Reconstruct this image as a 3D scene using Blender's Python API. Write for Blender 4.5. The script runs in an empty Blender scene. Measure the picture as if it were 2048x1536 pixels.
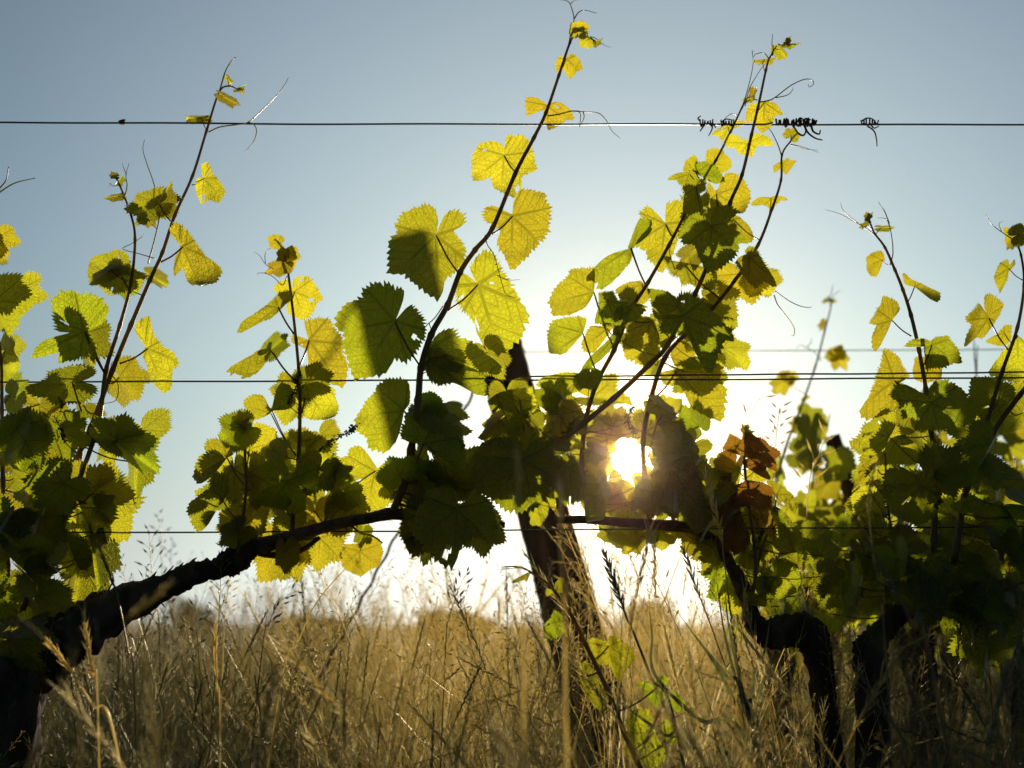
import bpy, math, random
import numpy as np
from mathutils import Vector, Matrix

# ------------------------------------------------------------------ camera, sky, sun, exposure
SC = bpy.context.scene
COL = SC.collection
FX, CXP, CYP, HZ = 2844.0, 1024.0, 768.0, 1250.0      # focal length and centre in photo pixels, horizon row
TILT = math.atan((HZ - CYP) / FX)
CAM = Vector((0.0, -2.0, 0.55))
RGT = Vector((1, 0, 0))
UPV = Vector((0, -math.sin(TILT), math.cos(TILT)))
FWD = Vector((0, math.cos(TILT), math.sin(TILT)))

cd = bpy.data.cameras.new("camera")
cam = bpy.data.objects.new("camera", cd); COL.objects.link(cam)
cam.location = CAM
cam.rotation_euler = (math.pi / 2 + TILT, 0, 0)
cd.sensor_width = 36.0
cd.lens = FX / 2048.0 * 36.0
cd.clip_start = 0.02; cd.clip_end = 3000
cd.dof.use_dof = True
cd.dof.focus_distance = 2.0
cd.dof.aperture_fstop = 4.6
cd.dof.aperture_blades = 9
SC.camera = cam

def ray(px, py):
    return (RGT * ((px - CXP) / FX) + UPV * (-(py - CYP) / FX) + FWD)
def P(px, py, Y=0.0):
    d = ray(px, py)
    return CAM + d * ((Y - CAM.y) / d.y)
def mpp(p):                                            # metres per photo pixel at a point
    return (Vector(p) - CAM).dot(FWD) / FX

SUN = ray(1255, 925).normalized()
SEL = math.asin(SUN.z); SAZ = math.atan2(SUN.x, SUN.y)

sd = bpy.data.lights.new("sun", 'SUN')
sd.energy = 5.0; sd.angle = math.radians(0.55); sd.color = (1.0, 0.86, 0.62)
so = bpy.data.objects.new("sun", sd); COL.objects.link(so)
so.rotation_euler = SUN.to_track_quat('Z', 'Y').to_euler()

W = bpy.data.worlds.new("World"); SC.world = W; W.use_nodes = True
wt = W.node_tree; wt.nodes.clear()
def N(t, kind, **kw):
    n = t.nodes.new(kind)
    for k, v in kw.items(): setattr(n, k, v)
    return n
def mathn(t, op, a, b=None, c=None, clamp=False):
    n = t.nodes.new('ShaderNodeMath'); n.operation = op; n.use_clamp = clamp
    for i, v in enumerate((a, b, c)):
        if v is None: continue
        if isinstance(v, (int, float)): n.inputs[i].default_value = v
        else: t.links.new(v, n.inputs[i])
    return n.outputs[0]
sky = N(wt, 'ShaderNodeTexSky', sky_type='NISHITA', sun_disc=False)
sky.sun_elevation = SEL; sky.sun_rotation = SAZ
sky.altitude = 100; sky.air_density = 1.0; sky.dust_density = 0.6; sky.ozone_density = 1.5
geo = N(wt, 'ShaderNodeTexCoord')
dot = N(wt, 'ShaderNodeVectorMath', operation='DOT_PRODUCT')
nrm = N(wt, 'ShaderNodeVectorMath', operation='NORMALIZE')
wt.links.new(geo.outputs['Generated'], nrm.inputs[0])
wt.links.new(nrm.outputs[0], dot.inputs[0]); dot.inputs[1].default_value = SUN
ang = mathn(wt, 'ARCCOSINE', mathn(wt, 'MINIMUM', dot.outputs['Value'], 0.9999999))
# aureole of the low sun in the hazy air: core, ring and wide glow, by angle from the sun
core = mathn(wt, 'MULTIPLY', mathn(wt, 'EXPONENT', mathn(wt, 'MULTIPLY', mathn(wt, 'POWER', mathn(wt, 'DIVIDE', ang, 0.011), 2.0), -1.0)), 60.0)
ringg = mathn(wt, 'MULTIPLY', mathn(wt, 'EXPONENT', mathn(wt, 'DIVIDE', ang, -0.045)), 0.16)
wide = mathn(wt, 'MULTIPLY', mathn(wt, 'EXPONENT', mathn(wt, 'MULTIPLY', mathn(wt, 'POWER', mathn(wt, 'DIVIDE', ang, 0.44), 2.0), -1.0)), 0.32)
gl = N(wt, 'ShaderNodeEmission'); gl.inputs[0].default_value = (1.0, 0.90, 0.76, 1)
wt.links.new(mathn(wt, 'ADD', core, ringg), gl.inputs[1])
gl2 = N(wt, 'ShaderNodeEmission'); gl2.inputs[0].default_value = (0.89, 1.0, 1.06, 1); wt.links.new(wide, gl2.inputs[1])
bg = N(wt, 'ShaderNodeBackground')
def wmix(fac, a, b, mode='MIX'):
    n = N(wt, 'ShaderNodeMix', data_type='RGBA', blend_type=mode)
    for k, v in ((0, fac), (6, a), (7, b)):
        if isinstance(v, (int, float, tuple)): n.inputs[k].default_value = v
        else: wt.links.new(v, n.inputs[k])
    return n.outputs[2]
sz = N(wt, 'ShaderNodeSeparateXYZ'); wt.links.new(nrm.outputs[0], sz.inputs[0])
lowf = N(wt, 'ShaderNodeMapRange', interpolation_type='SMOOTHSTEP'); wt.links.new(sz.outputs[2], lowf.inputs[0])
lowf.inputs[1].default_value = 0.24; lowf.inputs[2].default_value = -0.02; lowf.inputs[3].default_value = 0.0; lowf.inputs[4].default_value = 0.8
cool = wmix(1.0, sky.outputs[0], (0.45, 0.68, 0.83, 1), 'MULTIPLY')
lum = N(wt, 'ShaderNodeRGBToBW'); wt.links.new(cool, lum.inputs[0])
grey = wmix(1.0, (0.64, 0.73, 0.79, 1), lum.outputs[0], 'MULTIPLY')
wt.links.new(wmix(lowf.outputs[0], cool, grey), bg.inputs[0])
bg.inputs[1].default_value = 0.05
add0 = N(wt, 'ShaderNodeAddShader'); wt.links.new(gl2.outputs[0], add0.inputs[0]); wt.links.new(gl.outputs[0], add0.inputs[1])
addw = N(wt, 'ShaderNodeAddShader'); outw = N(wt, 'ShaderNodeOutputWorld')
wt.links.new(bg.outputs[0], addw.inputs[0]); wt.links.new(add0.outputs[0], addw.inputs[1]); wt.links.new(addw.outputs[0], outw.inputs[0])

SC.view_settings.view_transform = 'Standard'; SC.view_settings.look = 'None'
SC.view_settings.exposure = 0.55; SC.view_settings.gamma = 1.0
SC.render.engine = 'CYCLES'
SC.cycles.use_denoising = True
SC.cycles.max_bounces = 8; SC.cycles.transmission_bounces = 6; SC.cycles.diffuse_bounces = 4

# ------------------------------------------------------------------ materials
def newmat(name):
    m = bpy.data.materials.new(name); m.use_nodes = True; m.node_tree.nodes.clear(); return m, m.node_tree
def mixc(t, fac, a, b, mode='MIX'):
    n = t.nodes.new('ShaderNodeMix'); n.data_type = 'RGBA'; n.blend_type = mode
    for i, v in ((0, fac), (6, a), (7, b)):
        if isinstance(v, (int, float)): n.inputs[i].default_value = v
        elif isinstance(v, tuple): n.inputs[i].default_value = (*v, 1) if len(v) == 3 else v
        else: t.links.new(v, n.inputs[i])
    return n.outputs[2]
def sstep(t, v, a, b):
    n = t.nodes.new('ShaderNodeMapRange'); n.interpolation_type = 'SMOOTHSTEP'
    t.links.new(v, n.inputs[0]); n.inputs[1].default_value = a; n.inputs[2].default_value = b
    return n.outputs[0]
def noise(t, scale, vec=None, detail=4.0, rough=0.5):
    n = t.nodes.new('ShaderNodeTexNoise'); n.inputs['Scale'].default_value = scale
    n.inputs['Detail'].default_value = detail; n.inputs['Roughness'].default_value = rough
    if vec is not None: t.links.new(vec, n.inputs[0])
    return n.outputs[0]

def leaf_material(name, dif, trn_old, trn_young, dif_young):
    m, t = newmat(name)
    uv = N(t, 'ShaderNodeUVMap', uv_map='plane'); vv = N(t, 'ShaderNodeUVMap', uv_map='vein')
    sep = N(t, 'ShaderNodeSeparateXYZ'); t.links.new(vv.outputs[0], sep.inputs[0])
    u, v = sep.outputs[0], sep.outputs[1]
    oi = N(t, 'ShaderNodeObjectInfo')
    sc = N(t, 'ShaderNodeSeparateColor'); t.links.new(oi.outputs['Color'], sc.inputs[0])
    tint, old = sc.outputs[0], sc.outputs[1]
    rnd = oi.outputs['Random']
    # main veins, side veins, net of fine veins
    wmain = mathn(t, 'MULTIPLY_ADD', u, -0.014, 0.025)
    dm = mathn(t, 'DIVIDE', v, wmain)
    main = mathn(t, 'SUBTRACT', 1.0, sstep(t, dm, 0.4, 1.3))
    ph = mathn(t, 'FRACT', mathn(t, 'DIVIDE', mathn(t, 'MULTIPLY_ADD', v, -0.85, u), 0.15))
    ds = mathn(t, 'ABSOLUTE', mathn(t, 'SUBTRACT', ph, 0.5))
    side = mathn(t, 'SUBTRACT', 1.0, sstep(t, ds, 0.03, 0.10))
    vor = N(t, 'ShaderNodeTexVoronoi', feature='DISTANCE_TO_EDGE'); vor.inputs['Scale'].default_value = 17.0
    vor.inputs['Randomness'].default_value = 0.9
    t.links.new(uv.outputs[0], vor.inputs[0])
    net = mathn(t, 'SUBTRACT', 1.0, sstep(t, vor.outputs[0], 0.0, 0.16))
    vein = mathn(t, 'MAXIMUM', main, mathn(t, 'MAXIMUM', mathn(t, 'MULTIPLY', side, 0.7), mathn(t, 'MULTIPLY', net, 0.32)))
    blot = noise(t, 3.0, uv.outputs[0], 3.0)
    blot2 = noise(t, 14.0, uv.outputs[0], 3.0)
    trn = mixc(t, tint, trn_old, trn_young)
    trn = mixc(t, mathn(t, 'MULTIPLY', sstep(t, blot, 0.35, 0.7), 0.35), trn, mixc(t, 0.5, trn, (0.55, 0.46, 0.02)))
    trn = mixc(t, mathn(t, 'MULTIPLY', mathn(t, 'SUBTRACT', 1.0, sstep(t, blot2, 0.2, 0.6)), 0.30), trn, mixc(t, 0.6, trn, (0.16, 0.22, 0.01)))
    trn = mixc(t, mathn(t, 'MULTIPLY', vein, 0.72), trn, mixc(t, 0.8, trn, (0.14, 0.13, 0.01)))
    hs = N(t, 'ShaderNodeHueSaturation'); t.links.new(trn, hs.inputs['Color'])
    t.links.new(mathn(t, 'MULTIPLY_ADD', rnd, 0.028, 0.484), hs.inputs['Hue'])
    t.links.new(mathn(t, 'MULTIPLY_ADD', rnd, 0.30, 0.80), hs.inputs['Value'])
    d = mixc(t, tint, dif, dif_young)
    d = mixc(t, mathn(t, 'MULTIPLY', blot2, 0.5), d, mixc(t, 0.5, d, (0.03, 0.06, 0.012)))
    d = mixc(t, mathn(t, 'MULTIPLY', vein, 0.5), d, (0.11, 0.11, 0.03))
    bmp = N(t, 'ShaderNodeBump'); bmp.inputs['Strength'].default_value = 0.9; bmp.inputs['Distance'].default_value = 0.004
    h = mathn(t, 'ADD', mathn(t, 'MULTIPLY', vein, -0.8), mathn(t, 'MULTIPLY', blot2, 0.8))
    t.links.new(h, bmp.inputs['Height'])
    D = N(t, 'ShaderNodeBsdfDiffuse'); t.links.new(d, D.inputs[0]); t.links.new(bmp.outputs[0], D.inputs['Normal'])
    T = N(t, 'ShaderNodeBsdfTranslucent'); t.links.new(hs.outputs[0], T.inputs[0]); t.links.new(bmp.outputs[0], T.inputs['Normal'])
    mx = N(t, 'ShaderNodeMixShader'); mx.inputs[0].default_value = 0.62
    t.links.new(D.outputs[0], mx.inputs[1]); t.links.new(T.outputs[0], mx.inputs[2])
    G = N(t, 'ShaderNodeBsdfGlossy'); G.inputs['Roughness'].default_value = 0.42; G.inputs[0].default_value = (0.9, 0.95, 1, 1)
    t.links.new(bmp.outputs[0], G.inputs['Normal'])
    lw = N(t, 'ShaderNodeFresnel'); lw.inputs[0].default_value = 1.36
    mg = N(t, 'ShaderNodeMixShader'); t.links.new(mathn(t, 'MULTIPLY', lw.outputs[0], 0.7), mg.inputs[0])
    t.links.new(mx.outputs[0], mg.inputs[1]); t.links.new(G.outputs[0], mg.inputs[2])
    o = N(t, 'ShaderNodeOutputMaterial'); t.links.new(mg.outputs[0], o.inputs[0])
    return m
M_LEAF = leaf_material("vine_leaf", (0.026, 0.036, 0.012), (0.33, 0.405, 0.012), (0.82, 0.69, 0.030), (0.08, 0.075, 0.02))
M_ORANGE = leaf_material("reddened_vine_leaf", (0.12, 0.05, 0.025), (0.29, 0.115, 0.012), (0.52, 0.27, 0.02), (0.15, 0.08, 0.03))

def plain(name, col, rough=0.6, trans=None, col2=None, nscale=40, bump=0.0, bscale=60, coat=0.3, stretch=None):
    m, t = newmat(name)
    tc = N(t, 'ShaderNodeTexCoord'); vec = tc.outputs['Object']
    if stretch:
        mp = N(t, 'ShaderNodeMapping'); mp.inputs['Scale'].default_value = stretch
        t.links.new(vec, mp.inputs[0]); vec = mp.outputs[0]
    c = mixc(t, sstep(t, noise(t, nscale, vec), 0.35, 0.65), col, col2 or tuple(x * 0.7 for x in col))
    p = N(t, 'ShaderNodeBsdfPrincipled'); t.links.new(c, p.inputs['Base Color'])
    p.inputs['Roughness'].default_value = rough; p.inputs['Specular IOR Level'].default_value = coat
    if bump:
        b = N(t, 'ShaderNodeBump'); b.inputs['Strength'].default_value = bump; b.inputs['Distance'].default_value = 0.01
        t.links.new(noise(t, bscale, vec, 6.0, 0.65), b.inputs['Height']); t.links.new(b.outputs[0], p.inputs['Normal'])
    o = N(t, 'ShaderNodeOutputMaterial')
    if trans:
        T = N(t, 'ShaderNodeBsdfTranslucent'); T.inputs[0].default_value = (*trans, 1)
        mx = N(t, 'ShaderNodeMixShader'); mx.inputs[0].default_value = 0.45
        t.links.new(p.outputs[0], mx.inputs[1]); t.links.new(T.outputs[0], mx.inputs[2]); t.links.new(mx.outputs[0], o.inputs[0])
    else: t.links.new(p.outputs[0], o.inputs[0])
    return m
M_STEM = plain("shoot_stem", (0.15, 0.12, 0.035), 0.42, (0.30, 0.20, 0.03), (0.17, 0.07, 0.03), 25, coat=0.5)
M_PET = plain("petiole", (0.13, 0.06, 0.02), 0.45, (0.40, 0.16, 0.02), (0.16, 0.11, 0.03), 60, coat=0.5)
M_TEND = plain("tendril", (0.16, 0.15, 0.04), 0.4, (0.50, 0.40, 0.04), None, 40, coat=0.15)
M_BARK = plain("vine_bark", (0.085, 0.058, 0.040), 0.9, None, (0.03, 0.02, 0.014), 30, 0.9, 55, 0.15, (1, 1, 0.35))
M_CANE = plain("cane_bark", (0.15, 0.08, 0.042), 0.8, None, (0.07, 0.036, 0.022), 60, 0.5, 120, 0.25)
M_POST = plain("weathered_post", (0.085, 0.052, 0.032), 0.9, None, (0.03, 0.019, 0.013), 22, 0.8, 40, 0.15, (1, 1, 0.12))
M_WIRE = plain("steel_wire", (0.06, 0.06, 0.055), 0.45, None, (0.03, 0.025, 0.02), 80, coat=0.6)
M_DRYT = plain("dried_tendril", (0.12, 0.07, 0.04), 0.8)
M_BUD = plain("flower_buds", (0.07, 0.085, 0.02), 0.6, (0.2, 0.22, 0.03))
M_BUSH = plain("distant_bush_leaves", (0.06, 0.075, 0.03), 0.8, (0.30, 0.28, 0.09), (0.10, 0.09, 0.04), 5)
M_EARTH = plain("dry_earth", (0.10, 0.075, 0.04), 1.0, None, (0.06, 0.055, 0.022), 3, 0.6, 20)

def grass_material():
    m, t = newmat("dry_grass")
    at = N(t, 'ShaderNodeAttribute'); at.attribute_name = 'dry'
    f = at.outputs['Fac']
    d = mixc(t, f, (0.022, 0.032, 0.010), (0.30, 0.23, 0.11))
    tr = mixc(t, sstep(t, f, 0.1, 0.75), (0.05, 0.06, 0.012), (0.97, 0.81, 0.40))
    D = N(t, 'ShaderNodeBsdfDiffuse'); t.links.new(d, D.inputs[0])
    T = N(t, 'ShaderNodeBsdfTranslucent'); t.links.new(tr, T.inputs[0])
    mx = N(t, 'ShaderNodeMixShader'); mx.inputs[0].default_value = 0.8
    t.links.new(D.outputs[0], mx.inputs[1]); t.links.new(T.outputs[0], mx.inputs[2])
    G = N(t, 'ShaderNodeBsdfGlossy'); G.inputs['Roughness'].default_value = 0.38; G.inputs[0].default_value = (1, .9, .7, 1)
    mg = N(t, 'ShaderNodeMixShader'); mg.inputs[0].default_value = 0.10
    t.links.new(mx.outputs[0], mg.inputs[1]); t.links.new(G.outputs[0], mg.inputs[2])
    o = N(t, 'ShaderNodeOutputMaterial'); t.links.new(mg.outputs[0], o.inputs[0])
    return m
M_GRASS = grass_material()

# ------------------------------------------------------------------ mesh and object helpers
ORG = {}
def link(name, me, parent=None, origin=(0, 0, 0)):
    """me is in world coordinates minus origin"""
    o = bpy.data.objects.new(name, me); COL.objects.link(o)
    org = Vector(origin); ORG[o.name] = org
    if parent is not None:
        o.parent = parent; o.location = org - ORG[parent.name]
    else: o.location = org
    return o
def tag(o, label=None, cat=None, group=None, kind=None):
    for k, v in (('label', label), ('category', cat), ('group', group), ('kind', kind)):
        if v: o[k] = v
    return o
def empty(name, loc):
    o = bpy.data.objects.new(name, None); COL.objects.link(o); o.location = loc; ORG[o.name] = Vector(loc)
    o.empty_display_size = 0.05
    return o
def mesh(name, V, F, mats, midx=None, smooth=True):
    me = bpy.data.meshes.new(name); me.from_pydata([tuple(v) for v in V], [], F)
    for m in mats: me.materials.append(m)
    if midx is not None: me.polygons.foreach_set('material_index', midx)
    if smooth: me.polygons.foreach_set('use_smooth', [True] * len(me.polygons))
    me.update(); return me
def spline(pts, n=6):
    """Catmull-Rom through points (any dimension)"""
    p = [np.array(q, float) for q in pts]
    if len(p) < 3:
        return [p[0] + (p[-1] - p[0]) * k / n for k in range(n + 1)]
    p = [2 * p[0] - p[1]] + p + [2 * p[-1] - p[-2]]
    out = []
    for i in range(1, len(p) - 2):
        a, b, c, d = p[i - 1:i + 3]
        for k in range(n):
            t = k / n
            out.append(0.5 * (2 * b + (c - a) * t + (2 * a - 5 * b + 4 * c - d) * t * t + (3 * b - a - 3 * c + d) * t ** 3))
    out.append(p[-2]); return out
def tube(pts, rad, seg=8, rough=0.0, rng=None, ridges=0):
    pts = [Vector(q) for q in pts]; n = len(pts)
    if not hasattr(rad, '__len__'): rad = [rad] * n
    V, F = [], []
    up = Vector((0.13, 1, 0.2)).normalized()
    ph = [rng.uniform(0, 6.28) for _ in range(4)] if rng else [0] * 4
    for i, p in enumerate(pts):
        t = (pts[min(i + 1, n - 1)] - pts[max(i - 1, 0)])
        if t.length < 1e-9: t = Vector((0, 0, 1))
        t.normalize()
        a = up - t * up.dot(t)
        if a.length < 1e-4: a = t.orthogonal()
        a.normalize(); up = a; b = t.cross(a)
        for k in range(seg):
            w = 2 * math.pi * k / seg
            r = rad[i]
            if rough and rng:
                r *= 1 + rough * (rng.random() - 0.5) + rough * 0.7 * math.sin(3 * w + ph[0] + i * 0.35) * math.sin(i * 0.5 + ph[1])
                if ridges: r *= 1 + 0.10 * math.sin(ridges * w + ph[2] + i * 0.08)
            V.append(p + (a * math.cos(w) + b * math.sin(w)) * r)
    for i in range(n - 1):
        for k in range(seg):
            k2 = (k + 1) % seg
            F.append((i * seg + k, i * seg + k2, (i + 1) * seg + k2, (i + 1) * seg + k))
    F.append(tuple(range(seg))[::-1]); F.append(tuple((n - 1) * seg + k for k in range(seg)))
    return V, F
def join(*parts):
    V, F = [], []
    for v, f in parts:
        o = len(V); V += list(v); F += [tuple(i + o for i in q) for q in f]
    return V, F
def off(V, o):
    o = Vector(o); return [Vector(v) - o for v in V]

# ------------------------------------------------------------------ vine leaf
CT = np.array([0, 12, 26, 40, 50, 64, 80, 95, 112, 130, 146, 158, 167, 173, 177, 180.0])
CR = np.array([1, .87, .76, .83, .88, .77, .67, .71, .74, .70, .63, .53, .38, .22, .1, .03])
MAINV = np.radians([0, 48, 106, -48, -106])
RINGS = np.array([.1, .22, .36, .5, .64, .77, .89, 1.0])
def leaf_mesh_local(rng, wl=1.0, wr=1.0, lobes=1.0, fine=True, cup=0.0, droop=0.0):
    """unit leaf: junction at 0, tip at +Y, face towards +Z. wl / wr: how wide the left / right half reads after folding"""
    na = 104 if fine else 44
    th = np.linspace(-math.pi, math.pi, na + 1)[:-1] + math.pi / na
    deg = np.abs(np.degrees(th))
    base = np.interp(deg, CT, CR)
    mean = np.interp(deg, [0, 90, 130, 158, 180], [.86, .74, .70, .53, .03])
    base = mean + (base - mean) * lobes
    k = np.arange(1, 6)
    for kk in k:
        base = base * (1 + 0.05 * rng.uniform(-1, 1) * np.cos(kk * th + rng.uniform(0, 6.28)))
    tooth = np.where(np.arange(na) % 2 == 0, 1.0, -1.0)
    amp = (0.034 + 0.040 * np.array([rng.random() for _ in range(na)])) * np.clip((180 - deg) / 40, 0, 1)
    amp *= np.where((np.arange(na) // 2) % 3 == 0, 1.5, 0.9)
    edge = base + tooth * amp * 0.8
    rr = RINGS if fine else RINGS[[2, 5, 7]]
    V = [(0.0, 0.0, 0.0)]; VU = [(0.0, 0.0)]; VV = [(0.0, 0.0)]
    X, Y, Z = [], [], []
    for r in rr:
        rad = (edge if r == 1.0 else base * r * (0.995 if r > .8 else 1))
        X.append(np.sin(th) * rad); Y.append(np.cos(th) * rad)
    X = np.concatenate(X); Y = np.concatenate(Y)
    R = np.hypot(X, Y); TH = np.arctan2(X, Y)
    dv = np.min(np.abs((TH[:, None] - MAINV[None, :] + math.pi) % (2 * math.pi) - math.pi), axis=1)
    u = R * np.cos(dv); v = R * np.sin(dv)
    # relief: quilting between the veins, wavy rim, cupping, drooping tip
    q1, q2 = rng.uniform(0, 6), rng.uniform(0, 6)
    Z = 0.07 * np.sin(np.clip(dv * 3.4, 0, math.pi)) * R + 0.028 * (np.sin(7.5 * X + q1) * np.sin(6.5 * Y + q2) + 0.7 * np.sin(13 * X - 9 * Y + q1)) * np.clip(R * 2, 0, 1)
    Z += 0.030 * np.sin((u - 0.85 * v) / 0.15 * 2 * math.pi) * np.clip(v * 4, 0, 1) * 0.35
    p1, p2, p3 = (rng.uniform(0, 6.28) for _ in range(3))
    Z += (0.07 * np.sin(2 * TH + p1) + 0.055 * np.sin(3 * TH + p2) + 0.035 * np.sin(7 * TH + p3)) * R ** 2
    Z += -(cup + 0.08) * R ** 2
    Z += -droop * np.clip(Y - 0.25, 0, 9) ** 2
    a0 = rng.uniform(-3, 3); wr_ = np.exp(-(((TH - a0 + math.pi) % (2 * math.pi) - math.pi) / .7) ** 2) * rng.choice((0, 2, 3)) * np.clip(R - .5, 0, 1) ** 2
    Z -= wr_; X = X * (1 - .35 * wr_); Y = Y * (1 - .35 * wr_)
    # fold each half about the midrib
    sgn = -1.0
    fa = np.where(X < 0, math.acos(min(1, wl)) if wl < 1 else 0.0, math.acos(min(1, wr)) if wr < 1 else 0.0)
    stretch = np.where(X < 0, max(1, wl), max(1, wr))
    soft = 1 - np.exp(-np.abs(X) * 9)
    X2 = X * np.cos(fa) * stretch - np.sign(X) * Z * np.sin(fa) * 0.3
    Z2 = Z * np.cos(fa) + sgn * np.abs(X) * np.sin(fa) * soft
    V += list(zip(X2, Y, Z2)); VU += list(zip(X, Y)); VV += list(zip(u, v))
    F = []
    for j in range(na):
        j2 = (j + 1) % na
        if j2 == 0: continue                           # leave the sinus open
        F.append((0, 1 + j2, 1 + j))
        for q in range(len(rr) - 1):
            a = 1 + q * na
            F.append((a + j, a + j2, a + na + j2, a + na + j))
    return V, F, VU, VV

def make_leaf(parent, J, T, node, Y, S=None, wl=1.0, wr=1.0, tint=0.3, dY=0.0, psgn=1, rng=None, mat=None,
              lobes=1.0, fine=True, droop=0.0, cup=0.0, petr=0.0012, nodeY=None, name='leaf', Tlen=None):
    J3 = P(J[0], J[1], Y + dY)
    s = mpp(J3)
    d = Vector((T[0] - J[0], -(T[1] - J[1]), 0)); L = d.length or 1.0
    S = max(S or L, L)
    if S < 24: wl *= .5; wr *= .55; lobes = 1.6
    a2 = d.normalized(); b2 = Vector((a2.y, -a2.x, 0))           # y axis and x axis in the picture plane
    pit = math.acos(min(1.0, L / S)) * psgn
    if abs(pit) < 0.05: pit = 0.12 * rng.uniform(-1, 1)
    V, F, VU, VV = leaf_mesh_local(rng, wl, wr, lobes, fine, cup, droop)
    cp, sp = math.cos(pit), math.sin(pit)
    out = []
    for x, y, z in V:
        y2, z2 = y * cp - z * sp * 0.3, z * cp + y * sp
        vx = b2.x * x + a2.x * y2; vy = b2.y * x + a2.y * y2
        out.append((RGT * vx + UPV * vy - FWD * z2) * (S * s))
    nl = len(F)
    if node is not None:
        n3 = P(node[0], node[1], Y if nodeY is None else nodeY) - J3
        mid = n3 * 0.5 + UPV * (-0.06 * n3.length) + RGT * (rng.uniform(-.06, .06) * n3.length)
        pts = spline([n3, mid, (0, 0, 0)], 5)
        pr = petr * min(1.0, max(0.45, S / 90))
        tv, tf = tube(pts, [pr * 1.35] + [pr] * (len(pts) - 2) + [pr * 0.8], 6)
        o = len(out); out += tv; F = F + [tuple(i + o for i in q) for q in tf]
    me = mesh(name, out, F, [mat or M_LEAF, M_PET], [0] * nl + [1] * (len(F) - nl))
    VU = np.array(VU + [(0, 0)] * (len(out) - len(VU))); VV = np.array(VV + [(0, 0)] * (len(out) - len(VV)))
    li = np.empty(len(me.loops), dtype=np.int32); me.loops.foreach_get('vertex_index', li)
    for nm, A in (('plane', VU), ('vein', VV)):
        l = me.uv_layers.new(name=nm); l.data.foreach_set('uv', A[li].astype(np.float32).ravel())
    o = link(name, me, parent, J3)
    o.color = (tint, 0, 0, 1)
    return o

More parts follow.
